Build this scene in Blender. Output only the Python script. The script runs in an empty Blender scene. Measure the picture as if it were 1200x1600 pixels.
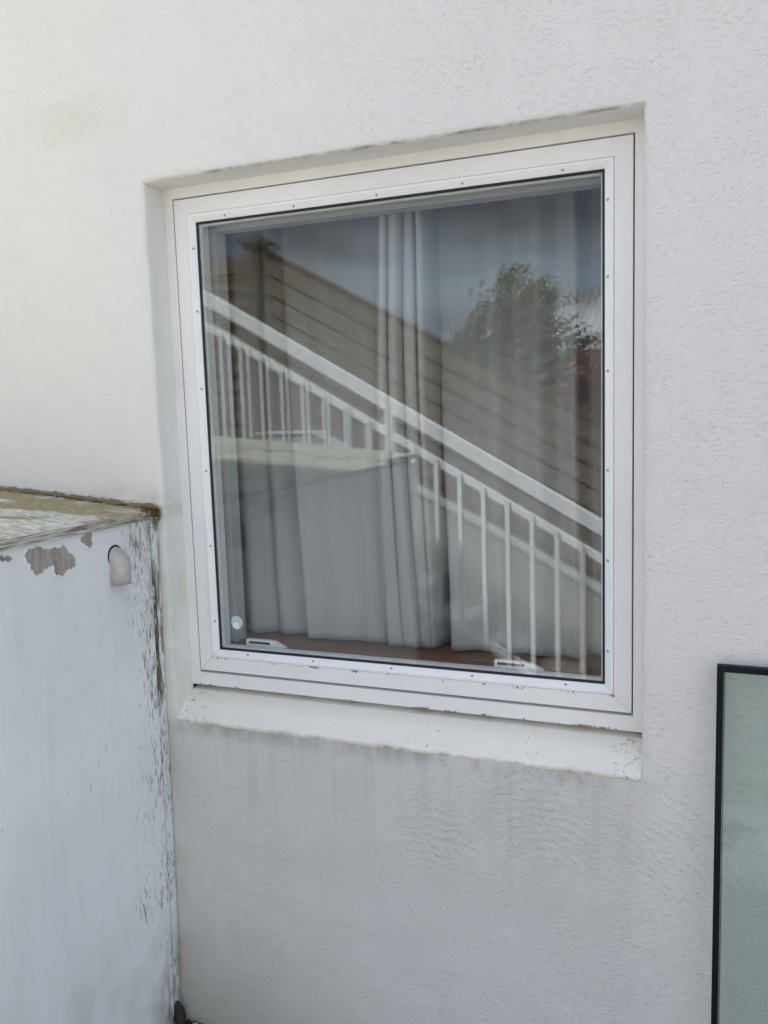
import bpy, bmesh, math, random
from mathutils import Vector, Matrix, noise as mnoise

random.seed(7)
SC = bpy.context.scene
COL = SC.collection
R = math.radians

# ------------------------------------------------------------------ camera
cam = bpy.data.cameras.new('camera')
cam.sensor_fit = 'VERTICAL'
cam.sensor_height = 36.0
cam.sensor_width = 27.0
cam.lens = 30.1345
cam.clip_start = 0.05
cam.clip_end = 500
cam_ob = bpy.data.objects.new('camera', cam)
cam_ob.location = (1.34271, -1.78504, 1.65493)
cam_ob.rotation_euler = (1.448379, 0.0318213, 0.387073)
COL.objects.link(cam_ob)
SC.camera = cam_ob

# ------------------------------------------------------------------ sky, sun, exposure
SUN_EL, SUN_AZ = R(54), R(-20)          # azimuth measured from +Y towards +X
world = bpy.data.worlds.new('World')
SC.world = world
world.use_nodes = True
wt = world.node_tree
wt.nodes.clear()
w_out = wt.nodes.new('ShaderNodeOutputWorld')
w_bg = wt.nodes.new('ShaderNodeBackground')
w_bg.inputs['Strength'].default_value = 0.065
w_sky = wt.nodes.new('ShaderNodeTexSky')
w_sky.sky_type = 'NISHITA'
w_sky.sun_disc = False
w_sky.sun_elevation = SUN_EL
w_sky.sun_rotation = SUN_AZ
w_sky.air_density = 1.0
w_sky.dust_density = 1.0
w_tc = wt.nodes.new('ShaderNodeTexCoord')
w_map = wt.nodes.new('ShaderNodeMapping')
w_map.inputs['Scale'].default_value = (1.3, 1.3, 4.5)
w_noise = wt.nodes.new('ShaderNodeTexNoise')
w_noise.inputs['Scale'].default_value = 1.7
w_noise.inputs['Detail'].default_value = 7
w_noise.inputs['Roughness'].default_value = 0.55
w_noise.inputs['Distortion'].default_value = 0.6
w_ramp = wt.nodes.new('ShaderNodeValToRGB')
w_ramp.color_ramp.elements[0].position = 0.36
w_ramp.color_ramp.elements[0].color = (0.45, 0.45, 0.45, 1)
w_ramp.color_ramp.elements[1].position = 0.68
w_ramp.color_ramp.elements[1].color = (0.95, 0.95, 0.95, 1)
w_mix = wt.nodes.new('ShaderNodeMix')
w_mix.data_type = 'RGBA'
w_mix.inputs['B'].default_value = (2.65, 2.72, 2.85, 1)   # thin cloud
wl = wt.links.new
wl(w_tc.outputs['Generated'], w_map.inputs['Vector'])
wl(w_map.outputs['Vector'], w_noise.inputs['Vector'])
wl(w_noise.outputs['Fac'], w_ramp.inputs['Fac'])
wl(w_ramp.outputs['Color'], w_mix.inputs['Factor'])
wl(w_sky.outputs['Color'], w_mix.inputs['A'])
w_map2 = wt.nodes.new('ShaderNodeMapping')
w_map2.inputs['Scale'].default_value = (1.1, 1.1, 7.0)
w_map2.inputs['Location'].default_value = (0.0, 0.0, 0.0)
w_noise2 = wt.nodes.new('ShaderNodeTexNoise')
w_noise2.inputs['Scale'].default_value = 1.25
w_noise2.inputs['Detail'].default_value = 6
w_noise2.inputs['Roughness'].default_value = 0.6
w_noise2.inputs['Distortion'].default_value = 0.4
w_ramp2 = wt.nodes.new('ShaderNodeMapRange')
w_ramp2.inputs['From Min'].default_value = 0.42
w_ramp2.inputs['From Max'].default_value = 0.60
w_mix2 = wt.nodes.new('ShaderNodeMix')
w_mix2.data_type = 'RGBA'
w_mix2.inputs['B'].default_value = (0.98, 1.10, 1.36, 1)   # dark slate cloud
wl(w_tc.outputs['Generated'], w_map2.inputs['Vector'])
wl(w_map2.outputs['Vector'], w_noise2.inputs['Vector'])
wl(w_noise2.outputs['Fac'], w_ramp2.inputs['Value'])
wl(w_ramp2.outputs['Result'], w_mix2.inputs['Factor'])
wl(w_mix.outputs['Result'], w_mix2.inputs['A'])
wl(w_mix2.outputs['Result'], w_bg.inputs['Color'])
wl(w_bg.outputs['Background'], w_out.inputs['Surface'])

sun = bpy.data.lights.new('sun', 'SUN')
sun.energy = 2.6
sun.angle = R(6)
sun.color = (1.0, 0.96, 0.90)
sun_ob = bpy.data.objects.new('sun', sun)
sd = Vector((math.sin(SUN_AZ) * math.cos(SUN_EL), math.cos(SUN_AZ) * math.cos(SUN_EL), math.sin(SUN_EL)))
sun_ob.rotation_euler = sd.to_track_quat('Z', 'Y').to_euler()
sun_ob.location = (0, 6, 12)
COL.objects.link(sun_ob)

SC.view_settings.view_transform = 'Standard'
SC.view_settings.look = 'None'
SC.view_settings.gamma = 1.0
SC.view_settings.exposure = 2.90
try:
    SC.view_settings.use_curve_mapping = False
except Exception:
    pass
SC.cycles.max_bounces = 10
SC.cycles.transparent_max_bounces = 16
SC.cycles.use_denoising = True

# ------------------------------------------------------------------ helpers: objects
def link(name, me, parent=None, mats=None, smooth=False):
    o = bpy.data.objects.new(name, me)
    COL.objects.link(o)
    if mats is not None and not me.materials:
        for m in (mats if isinstance(mats, (list, tuple)) else [mats]):
            me.materials.append(m)
    if smooth:
        for p in me.polygons:
            p.use_smooth = True
    if parent is not None:
        o.parent = parent
    return o

def tag(o, label, cat, group=None, kind=None):
    o['label'] = label
    o['category'] = cat
    if group: o['group'] = group
    if kind: o['kind'] = kind
    return o

def thing(name, label, cat, group=None):
    o = bpy.data.objects.new(name, None)
    o.empty_display_size = 0.1
    COL.objects.link(o)
    return tag(o, label, cat, group)

class MB:
    """collects verts and faces of ONE mesh"""
    def __init__(s):
        s.v = []; s.f = []; s.m = []
    def add(s, vs, fs, mi=0):
        b = len(s.v)
        s.v += [tuple(x) for x in vs]
        s.f += [tuple(i + b for i in f) for f in fs]
        s.m += [mi] * len(fs)
        return s
    def box(s, x0, x1, y0, y1, z0, z1, mi=0):
        vs = [(x, y, z) for z in (z0, z1) for y in (y0, y1) for x in (x0, x1)]
        fs = [(0, 2, 3, 1), (4, 5, 7, 6), (0, 1, 5, 4), (2, 6, 7, 3), (0, 4, 6, 2), (1, 3, 7, 5)]
        return s.add(vs, fs, mi)
    def hexa(s, vs, mi=0):
        fs = [(0, 2, 3, 1), (4, 5, 7, 6), (0, 1, 5, 4), (2, 6, 7, 3), (0, 4, 6, 2), (1, 3, 7, 5)]
        return s.add(vs, fs, mi)
    def tube(s, pts, rad, n=10, cap=True, inner=None):
        pts = [Vector(p) for p in pts]
        if not isinstance(rad, (list, tuple)): rad = [rad] * len(pts)
        rings = []
        t0 = (pts[1] - pts[0]).normalized()
        up = Vector((0, 0, 1)) if abs(t0.z) < 0.9 else Vector((0, 1, 0))
        nx = t0.cross(up).normalized()
        vs = []
        for i, p in enumerate(pts):
            a = pts[max(i - 1, 0)]; b = pts[min(i + 1, len(pts) - 1)]
            t = (b - a).normalized()
            nx = (nx - t * nx.dot(t)).normalized()
            ny = t.cross(nx)
            for k in range(n):
                an = 2 * math.pi * k / n
                vs.append(p + (nx * math.cos(an) + ny * math.sin(an)) * rad[i])
        fs = []
        for i in range(len(pts) - 1):
            for k in range(n):
                k2 = (k + 1) % n
                fs.append((i * n + k, i * n + k2, (i + 1) * n + k2, (i + 1) * n + k))
        if cap:
            fs.append(tuple(range(n))[::-1])
            L = (len(pts) - 1) * n
            fs.append(tuple(range(L, L + n)))
        return s.add(vs, fs)
    def mesh(s, name):
        me = bpy.data.meshes.new(name)
        me.from_pydata(s.v, [], s.f)
        for p, mi in zip(me.polygons, s.m):
            p.material_index = mi
        bm = bmesh.new(); bm.from_mesh(me)
        bmesh.ops.recalc_face_normals(bm, faces=bm.faces)
        bm.to_mesh(me); bm.free()
        me.update()
        return me
    def build(s, name, mats, parent=None, smooth=False, bevel=0):
        me = s.mesh(name)
        if bevel:
            bm = bmesh.new(); bm.from_mesh(me)
            bmesh.ops.bevel(bm, geom=list(bm.edges), offset=bevel, segments=1, affect='EDGES', profile=0.7)
            bm.to_mesh(me); bm.free()
        return link(name, me, parent, mats, smooth)

# ------------------------------------------------------------------ helpers: node materials
class NT:
    def __init__(s, name):
        s.mat = bpy.data.materials.new(name)
        s.mat.use_nodes = True
        s.t = s.mat.node_tree
        s.t.nodes.clear()
        s.out = s.t.nodes.new('ShaderNodeOutputMaterial')
        s.geo = s.t.nodes.new('ShaderNodeNewGeometry')
        s.pos = s.geo.outputs['Position']
        sp = s.t.nodes.new('ShaderNodeSeparateXYZ')
        s.t.links.new(s.pos, sp.inputs[0])
        s.x, s.y, s.z = sp.outputs
    def put(s, sock, v):
        if hasattr(v, 'is_linked') or isinstance(v, bpy.types.NodeSocket):
            s.t.links.new(v, sock)
        else:
            sock.default_value = v
    def math(s, op, a, b=0.0, c=None, clamp=False):
        n = s.t.nodes.new('ShaderNodeMath'); n.operation = op; n.use_clamp = clamp
        s.put(n.inputs[0], a); s.put(n.inputs[1], b)
        if c is not None: s.put(n.inputs[2], c)
        return n.outputs[0]
    def mul(s, a, b): return s.math('MULTIPLY', a, b)
    def addv(s, a, b): return s.math('ADD', a, b)
    def step(s, v, lo, hi, a=0.0, b=1.0):
        n = s.t.nodes.new('ShaderNodeMapRange'); n.interpolation_type = 'SMOOTHSTEP'
        s.put(n.inputs['Value'], v)
        inv = lo > hi
        if inv: lo, hi, a, b = hi, lo, b, a
        n.inputs['From Min'].default_value = lo; n.inputs['From Max'].default_value = hi
        n.inputs['To Min'].default_value = a; n.inputs['To Max'].default_value = b
        return n.outputs['Result']
    def noise(s, scale=1.0, stretch=(1, 1, 1), detail=4, rough=0.55, dist=0.0, off=(0, 0, 0), vec=None):
        m = s.t.nodes.new('ShaderNodeMapping')
        m.inputs['Scale'].default_value = stretch
        m.inputs['Location'].default_value = off
        s.t.links.new(vec if vec is not None else s.pos, m.inputs['Vector'])
        n = s.t.nodes.new('ShaderNodeTexNoise')
        n.inputs['Scale'].default_value = scale; n.inputs['Detail'].default_value = detail
        n.inputs['Roughness'].default_value = rough; n.inputs['Distortion'].default_value = dist
        s.t.links.new(m.outputs[0], n.inputs['Vector'])
        return n.outputs['Fac']
    def voro(s, scale, stretch=(1, 1, 1), feature='F1'):
        m = s.t.nodes.new('ShaderNodeMapping'); m.inputs['Scale'].default_value = stretch
        s.t.links.new(s.pos, m.inputs['Vector'])
        n = s.t.nodes.new('ShaderNodeTexVoronoi'); n.feature = feature
        n.inputs['Scale'].default_value = scale
        s.t.links.new(m.outputs[0], n.inputs['Vector'])
        return n.outputs['Distance']
    def mix(s, fac, a, b):
        n = s.t.nodes.new('ShaderNodeMix'); n.data_type = 'RGBA'
        s.put(n.inputs['Factor'], fac)
        s.put(n.inputs['A'], a if not isinstance(a, tuple) else a + (1,) * (4 - len(a)))
        s.put(n.inputs['B'], b if not isinstance(b, tuple) else b + (1,) * (4 - len(b)))
        return n.outputs['Result']
    def bump(s, h, dist=0.001, strength=1.0, normal=None):
        n = s.t.nodes.new('ShaderNodeBump')
        n.inputs['Distance'].default_value = dist; n.inputs['Strength'].default_value = strength
        s.t.links.new(h, n.inputs['Height'])
        if normal is not None: s.t.links.new(normal, n.inputs['Normal'])
        return n.outputs[0]
    def blob(s, cx, cz, rx, rz, ax=None, az=None, soft=0.4, wob=None):
        """elliptical mask round (cx, cz); wob adds an uneven outline"""
        a = ax if ax is not None else s.x; b = az if az is not None else s.z
        dx = s.mul(s.addv(a, -cx), 1.0 / rx); dz = s.mul(s.addv(b, -cz), 1.0 / rz)
        r = s.math('SQRT', s.addv(s.mul(dx, dx), s.mul(dz, dz)))
        if wob is not None: r = s.addv(r, wob)
        return s.step(r, 1.0 + soft * 0.5, 1.0 - soft * 0.5)
    def bsdf(s, color, rough=0.6, normal=None, metal=0.0, spec=0.4, **kw):
        n = s.t.nodes.new('ShaderNodeBsdfPrincipled')
        s.put(n.inputs['Base Color'], color if not isinstance(color, tuple) else color + (1,) * (4 - len(color)))
        s.put(n.inputs['Roughness'], rough)
        n.inputs['Metallic'].default_value = metal
        n.inputs['Specular IOR Level'].default_value = spec
        for k, v in kw.items(): s.put(n.inputs[k], v)
        if normal is not None: s.t.links.new(normal, n.inputs['Normal'])
        s.t.links.new(n.outputs[0], s.out.inputs['Surface'])
        return s.mat

W_ = 1.1742
GZ = 0.864          # height of the opening's lower front edge above the ground

def sub(n, v): return n.addv(v, -0.5)

def mat_plaster():
    n = NT('rendered_plaster')
    # ---- relief
    warp = n.noise(9, detail=2)
    fine = n.noise(1, (210, 210, 330), detail=4, rough=0.65)
    mid = n.noise(1, (78, 78, 150), detail=4, rough=0.62, dist=0.25)
    grain = n.noise(1, (38, 38, 60), detail=3, rough=0.5, off=(3, 1, 2))
    right = n.step(n.addv(n.x, n.mul(n.noise(3, detail=2), 0.5)), 0.25, 1.25, 0.55, 1.0)
    low = n.step(n.z, 1.0, 0.8)
    amt = n.math('MAXIMUM', right, n.mul(low, 0.95))
    ridges = n.mul(n.mul(n.step(mid, 0.52, 0.70), 1.6), n.step(n.noise(13, detail=3, off=(5, 0, 0)), 0.30, 0.62, 0.25, 1.0))
    pits = n.mul(n.step(n.voro(62, (1, 1, 1.8)), 0.20, 0.05), n.step(n.noise(16, detail=3), 0.52, 0.62))
    h = n.addv(n.mul(fine, 1.15), n.addv(n.mul(mid, 1.0), n.mul(ridges, 0.55)))
    h = n.addv(h, n.mul(grain, 0.5))
    h = n.addv(h, n.mul(pits, -1.2))
    h = n.mul(h, amt)
    # trowel sweeps: arcs left by the float
    for (cx, cz, r0, r1, fq, rx, rz, ox, oz) in (
            (0.97, 0.565, 0.08, 0.30, 330, 0.17, 0.10, 0.91, 0.745),
            (0.70, 0.35, 0.05, 0.30, 300, 0.10, 0.09, 0.71, 0.66),
            (1.02, 0.47, 0.10, 0.4, 280, 0.12, 0.16, 1.26, 0.72)):
        dx = n.addv(n.x, -cx); dz = n.addv(n.z, -cz)
        rr = n.math('SQRT', n.addv(n.mul(dx, dx), n.mul(dz, dz)))
        rr = n.addv(rr, n.mul(n.noise(20, detail=6, rough=.68), 0.060))
        wv = n.math('SINE', n.mul(rr, fq))
        wv = n.mul(n.math('POWER', n.addv(n.mul(wv, 0.5), 0.5), 2.5), n.step(n.noise(60, detail=4), 0.34, 0.58))
        m = n.blob(ox, oz, rx, rz, soft=1.2, wob=n.mul(sub(n, n.noise(7, detail=2)), 1.0))
        h = n.addv(h, n.mul(n.mul(wv, m), 1.15))
    und = n.noise(6, detail=3)
    nrm = n.bump(und, 0.010, 0.35)
    nrm = n.bump(h, 0.0024, 0.66, nrm)
    # ---- paint and dirt, with some painted bounce light
    big = n.noise(1.6, detail=4)
    left = n.step(n.addv(n.x, n.mul(sub(n, big), 0.5)), 0.55, -0.35)  # warm bounce light on the left side, painted into the wall colour
    base = n.mix(left, (0.785, 0.778, 0.768), (0.81, 0.797, 0.742))
    base = n.mix(n.step(big, 0.4, 0.75, 0.0, 0.25), base, (0.70, 0.695, 0.68))
    # yellowed patch high on the left
    wob = n.mul(sub(n, n.noise(14, detail=7, rough=.7)), 2.4)
    base = n.mix(n.mul(n.blob(-0.20, 2.385, 0.13, 0.055, soft=1.2, wob=wob), 0.22), base, (0.62, 0.56, 0.44))
    # rain dirt under the sill: grey veil, streaks and a greenish line at the arris
    under = n.mul(n.mul(n.step(n.x, -0.10, 0.03), n.step(n.x, 1.25, 1.10)), n.step(n.z, GZ + 0.004, GZ - 0.012))
    veil = n.mul(n.mul(under, n.step(n.z, 0.15, 0.70, 0.35, 1.0)), n.step(n.noise(5, detail=4), 0.2, 0.75, 0.55, 1.0))
    base = n.mix(n.mul(veil, 0.38), base, (0.44, 0.44, 0.425))
    st = n.step(n.noise(1, (30, 30, 1.6), detail=6, rough=0.62, dist=0.15), 0.46, 0.78)
    st = n.mul(n.mul(st, under), n.step(n.addv(n.z, n.mul(n.noise(1, (25, 25, 0.1), detail=2), 0.40)), 0.68, 1.04))
    base = n.mix(n.mul(st, 0.30), base, (0.36, 0.355, 0.315))
    line = n.mul(n.step(n.addv(n.z, n.mul(sub(n, n.noise(30, detail=4)), 0.05)), GZ - 0.060, GZ - 0.004), under)
    line = n.mul(line, n.step(n.noise(1, (7, 7, 3), detail=5, rough=.7), 0.38, 0.64))
    base = n.mix(n.mul(line, 0.58), base, (0.27, 0.255, 0.195))
    # damp foot and corner of the wall
    foot = n.mul(n.step(n.addv(n.z, n.mul(sub(n, n.noise(6, detail=4)), 0.35)), 0.55, 0.0), n.step(n.x, 0.75, -0.05))
    base = n.mix(n.mul(foot, 0.55), base, (0.36, 0.345, 0.29))
    corner = n.mul(n.step(n.addv(n.x, n.mul(sub(n, n.noise(26, detail=4)), 0.06)), 0.035, -0.04), n.step(n.z, 1.50, 1.42))
    corner = n.mul(corner, n.step(n.noise(8, (1, 1, .6), detail=4), 0.35, 0.65))
    base = n.mix(n.mul(corner, 0.5), base, (0.42, 0.39, 0.28))
    spk = n.mul(n.step(n.noise(160, detail=2), 0.68, 0.76), n.step(n.noise(7, detail=3), 0.45, 0.7))
    spk = n.mul(spk, n.math('MAXIMUM', foot, n.mul(low, 0.35)))
    base = n.mix(n.mul(spk, 0.8), base, (0.16, 0.15, 0.12))
    # lip of dirt where the soffit meets the face, and the mossy line above the lid
    lip = n.mul(n.step(n.math('ABSOLUTE', n.addv(n.z, -(GZ + 1.3495))), 0.006, 0.001), n.step(n.y, 0.011, 0.004))
    lip = n.mul(lip, n.mul(n.mul(n.step(n.x, 0.0, 0.25), n.step(n.x, W_ + 0.002, W_ - 0.002)), n.step(n.noise(1, (9, 9, 9), detail=6, rough=.7), 0.36, 0.66)))
    base = n.mix(n.mul(lip, 0.80), base, (0.22, 0.20, 0.16))
    lidz = n.addv(n.z, n.addv(n.mul(n.x, 0.0906), -1.418))
    lm = n.mul(n.step(n.addv(lidz, n.mul(sub(n, n.noise(1, (22, 22, 60), detail=6, rough=.7)), 0.035)), 0.009, 0.003), n.step(n.x, 0.01, -0.02))
    lm = n.mul(lm, n.step(n.z, 1.38, 1.40))
    base = n.mix(n.mul(lm, 0.85), base, (0.17, 0.135, 0.05))
    return n.bsdf(base, 0.82, nrm, spec=0.25)

def mat_sill():
    n = NT('sill_paint')
    base = n.mix(n.step(n.noise(5, detail=4), 0.4, 0.8, 0, 0.35), (0.865, 0.835, 0.765), (0.78, 0.745, 0.66))
    back = n.step(n.z, GZ + 0.022, GZ + 0.056)  # shade below the window frame, painted into the sill colour
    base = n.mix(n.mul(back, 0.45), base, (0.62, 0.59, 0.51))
    spk = n.mul(n.step(n.noise(105, (1, .7, .7), detail=2), 0.70, 0.735), n.step(n.noise(6, detail=3), 0.38, 0.62))
    ends = n.addv(n.step(n.x, 0.16, 0.0), n.step(n.x, 1.06, 1.17))
    gr = n.mul(ends, n.step(n.noise(75, detail=5, rough=.7), 0.55, 0.66))
    base = n.mix(n.mul(n.math('MAXIMUM', spk, n.mul(gr, 0.75)), 0.9), base, (0.15, 0.14, 0.11))
    edge = n.mul(n.step(n.z, GZ + 0.008, GZ - 0.004), n.step(n.noise(1, (14, 14, 14), detail=7, rough=.72), 0.44, 0.66))
    base = n.mix(n.mul(edge, 0.65), base, (0.30, 0.28, 0.23))
    nrm = n.bump(n.noise(30, detail=4), 0.003, 0.35)
    nrm = n.bump(n.noise(160, detail=2), 0.0006, 0.4, nrm)
    return n.bsdf(base, 0.6, nrm, spec=0.3)

def mat_frame(name, tone, flake=0.0, seams=()):
    n = NT(name)
    c = tone
    base = n.mix(n.step(n.noise(4, detail=4), 0.35, 0.75), c, tuple(v * 0.93 for v in c))
    base = n.mix(n.step(n.noise(260, (1, 1, 1), detail=2), 0.70, 0.78, 0, 0.25), base, tuple(v * 0.6 for v in c))
    h = n.noise(1, (60, 200, 60), detail=3)
    for (lo, hi, axis, ofs) in seams:
        a = n.z if axis == 'z' else n.x
        band = n.mul(n.step(a, lo - 0.002, lo), n.step(a, hi + 0.003, hi - 0.003))
        nz = n.addv(n.mul(n.noise(22, detail=2, off=(ofs, 0, 0)), 0.55), n.mul(n.noise(130, detail=4, off=(0, ofs, 0)), 0.45))
        fl = n.mul(band, n.step(nz, 0.565, 0.60))
        base = n.mix(fl, base, n.mix(n.noise(90, detail=2), (0.16, 0.055, 0.035), (0.33, 0.25, 0.21)))
        h = n.addv(h, n.mul(fl, -2.0))
    top = n.mul(n.step(n.z, 2.17, 2.205), 0.25)
    base = n.mix(n.mul(top, n.step(n.noise(9, detail=4), .3, .7)), base, tuple(v * k for v, k in zip(c, (0.80, 0.78, 0.72))))
    nrm = n.bump(h, 0.0005, 0.5)
    return n.bsdf(base, 0.42, nrm, spec=0.4)

def mat_simple(name, c, rough=0.5, metal=0.0, spec=0.4, var=0.12, scale=20, stretch=(1, 1, 1), bump=0.0):
    n = NT(name)
    nz = n.noise(scale, stretch, detail=4)
    col = n.mix(n.step(nz, 0.3, 0.7), tuple(v * (1 - var) for v in c), tuple(min(v * (1 + var), 1) for v in c))
    nrm = n.bump(nz, bump, 0.5) if bump else None
    return n.bsdf(col, rough, nrm, metal, spec)

def mat_glass(name, tint, front=True, ior=1.5, dust=0.0):
    n = NT(name)
    tr = n.t.nodes.new('ShaderNodeBsdfTransparent')
    tr.inputs['Color'].default_value = tint + (1,)
    if not front:
        n.t.links.new(tr.outputs[0], n.out.inputs['Surface'])
        return n.mat
    gl = n.t.nodes.new('ShaderNodeBsdfGlossy')
    gl.inputs['Roughness'].default_value = 0.0
    gl.inputs['Color'].default_value = (0.90, 0.95, 1.0, 1)
    lw = n.t.nodes.new('ShaderNodeLayerWeight'); lw.inputs['Blend'].default_value = 0.5
    f0 = ((ior - 1) / (ior + 1)) ** 2                       # the same reflectance seen from either side
    refl = n.math('MULTIPLY_ADD', n.math('POWER', lw.outputs['Facing'], 5.0), 1 - f0, f0)
    mx = n.t.nodes.new('ShaderNodeMixShader')
    n.t.links.new(refl, mx.inputs[0])
    n.t.links.new(tr.outputs[0], mx.inputs[1]); n.t.links.new(gl.outputs[0], mx.inputs[2])
    if dust:
        df = n.t.nodes.new('ShaderNodeBsdfDiffuse'); df.inputs['Color'].default_value = (0.55, 0.55, 0.52, 1)
        f = n.addv(n.step(n.noise(1, (9, 9, 2.0), detail=6, rough=.65), 0.42, 0.75, 0.0, dust), n.step(n.noise(130, detail=3), 0.62, 0.72, 0.0, dust * 1.2))
        m2 = n.t.nodes.new('ShaderNodeMixShader')
        n.put(m2.inputs[0], f); n.t.links.new(mx.outputs[0], m2.inputs[1]); n.t.links.new(df.outputs[0], m2.inputs[2])
        mx = m2
    n.t.links.new(mx.outputs[0], n.out.inputs['Surface'])
    return n.mat

def mat_box_panel():
    n = NT('weathered_white_panel')
    base = n.mix(n.step(n.noise(3, detail=4), 0.35, 0.7), (0.85, 0.86, 0.868), (0.79, 0.803, 0.814))
    base = n.mix(n.mul(n.step(n.noise(1, (9, 9, 1.6), detail=5), 0.45, 0.75), 0.40), base, (0.68, 0.695, 0.70))
    base = n.mix(n.mul(n.step(n.z, 0.5, 0.1), n.step(n.noise(6, (1, 1, .6), detail=4), .35, .7)), base, (0.50, 0.50, 0.47))
    edge = n.step(n.y, -0.26, -0.02)                     # towards the house wall
    top = n.step(n.z, 1.25, 1.39)
    # thin vertical mildew scratches
    s1 = n.noise(1, (190, 190, 30), detail=6, rough=0.72, dist=0.2)
    w = n.noise(9, (1, 1, .55), detail=3)
    sc = n.step(n.addv(s1, n.addv(n.mul(edge, 0.15), n.addv(n.mul(sub(n, w), 0.42), n.mul(top, 0.03)))), 0.672, 0.785)
    base = n.mix(n.mul(sc, 0.85), base, (0.13, 0.125, 0.095))
    s2 = n.mul(n.step(n.noise(1, (110, 110, 26), detail=4, rough=.6), 0.67, 0.73), n.step(n.noise(5, detail=3), 0.42, 0.56))
    base = n.mix(n.mul(s2, 0.55), base, (0.28, 0.28, 0.25))
    br = n.noise(1, (55, 55, 3), detail=5, rough=.65)
    base = n.mix(n.step(br, 0.50, 0.72, 0, 0.11), base, (0.56, 0.565, 0.56))
    rot = n.mul(n.step(n.math('ABSOLUTE', n.addv(n.y, n.addv(0.027, n.mul(sub(n, n.noise(1, (30, 30, 22), detail=5, rough=.7)), 0.030)))), 0.0075, 0.003), n.mul(n.step(n.z, 1.30, 1.22), n.step(n.z, 0.88, 0.95)))
    spk = n.mul(n.step(n.noise(1, (240, 240, 60), detail=5, rough=.7), 0.53, 0.62), n.blob(-0.075, 1.25, 0.055, 0.13, n.y, n.z, soft=1.2, wob=n.mul(sub(n, n.noise(14, detail=3)), 1.2)))
    base = n.mix(n.mul(spk, 0.6), base, (0.22, 0.215, 0.18))
    base = n.mix(n.mul(rot, 0.95), base, (0.055, 0.047, 0.028))
    # greenish brown run-off under the lid near the wall and down the corner
    g = n.mul(n.step(n.y, -0.13, -0.005), n.step(n.z, 1.30, 1.40))
    g = n.math('MAXIMUM', g, n.mul(n.step(n.y, -0.060, -0.012), n.step(n.z, 0.78, 1.0)))
    g = n.math('MAXIMUM', g, n.mul(n.mul(n.step(n.y, -0.13, -0.02), n.step(n.z, 0.36, 0.05)), 0.8))
    g = n.mul(g, n.step(n.noise(1, (60, 60, 14), detail=4), 0.44, 0.58))
    base = n.mix(n.mul(g, 0.85), base, (0.17, 0.15, 0.085))
    h = n.mul(n.noise(1, (60, 60, 10), detail=4), 0.35)
    h = n.addv(h, n.mul(sc, -0.3))
    nrm = n.bump(n.noise(3.5, detail=3), 0.010, 0.25)
    nrm = n.bump(h, 0.0013, 0.7, nrm)
    return n.bsdf(base, 0.55, nrm, spec=0.3)

def mat_lid():
    n = NT('mossy_lid_board')
    gr = n.noise(1, (26, 95, 95), detail=7, rough=0.72, dist=0.8)
    base = n.mix(n.step(gr, 0.38, 0.62), (0.48, 0.44, 0.33), (0.84, 0.83, 0.77))
    base = n.mix(n.mul(n.step(n.noise(1, (10, 120, 120), detail=4, off=(3, 1, 0)), 0.60, 0.70), 0.8), base, (0.20, 0.18, 0.13))
    m = n.noise(7, (0.7, 1.5, 1), detail=5, rough=0.62)
    wallside = n.step(n.y, -0.40, -0.02)
    mo = n.step(n.addv(m, n.mul(wallside, 0.15)), 0.49, 0.61)
    base = n.mix(n.mul(mo, 0.80), base, n.mix(n.noise(60, detail=3), (0.34, 0.255, 0.075), (0.20, 0.155, 0.05)))
    li = n.step(n.noise(34, (1.0, 1.3, 1), detail=6, rough=.7, off=(4, 2, 0)), 0.52, 0.60)
    base = n.mix(n.mul(li, 0.55), base, n.mix(n.noise(90, detail=2), (0.30, 0.26, 0.13), (0.62, 0.60, 0.50)))
    li2 = n.step(n.noise(52, (1.0, 1.2, 1), detail=5, rough=.7, off=(1, 7, 0)), 0.60, 0.65)
    base = n.mix(n.mul(li2, 0.6), base, (0.14, 0.125, 0.085))
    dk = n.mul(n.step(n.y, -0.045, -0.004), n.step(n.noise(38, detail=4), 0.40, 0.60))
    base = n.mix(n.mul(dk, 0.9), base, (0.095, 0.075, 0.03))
    far = n.step(n.y, -0.8, -1.2)  # far end darkened in colour to offset the sun falling there
    base = n.mix(n.mul(far, 0.80), base, (0.36, 0.37, 0.31))
    nrm = n.bump(n.addv(gr, n.mul(m, 0.6)), 0.0025, 0.8)
    return n.bsdf(base, 0.75, nrm, spec=0.2)

def mat_lid_edge():
    n = NT('layered_board_edge')
    ly = n.noise(1, (12, 12, 330), detail=3, dist=0.2)
    base = n.mix(n.step(ly, 0.42, 0.58), (0.22, 0.20, 0.165), (0.62, 0.60, 0.55))
    gn = n.mul(n.step(n.y, -0.22, -0.01), n.step(n.noise(50, detail=4), 0.38, 0.58))
    base = n.mix(n.mul(gn, 0.75), base, (0.16, 0.14, 0.065))
    return n.bsdf(base, 0.8, n.bump(ly, 0.002, 0.9), spec=0.15)

def mat_curtain():
    n = NT('grey_curtain_cloth')
    weave = n.noise(420, (1, 1, .5), detail=2)
    base = n.mix(n.step(n.noise(3, (2, 2, .6), detail=3), .3, .7), (0.37, 0.372, 0.365), (0.32, 0.322, 0.32))
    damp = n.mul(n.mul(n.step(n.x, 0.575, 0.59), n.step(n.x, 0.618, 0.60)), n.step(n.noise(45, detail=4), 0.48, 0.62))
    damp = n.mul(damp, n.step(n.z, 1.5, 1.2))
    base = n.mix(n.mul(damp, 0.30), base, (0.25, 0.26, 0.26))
    nrm = n.bump(weave, 0.0006, 0.5)
    nrm = n.bump(n.noise(16, (1, 1, .35), detail=3), 0.004, 0.4, nrm)
    return n.bsdf(base, 0.9, nrm, spec=0.1)

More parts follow.
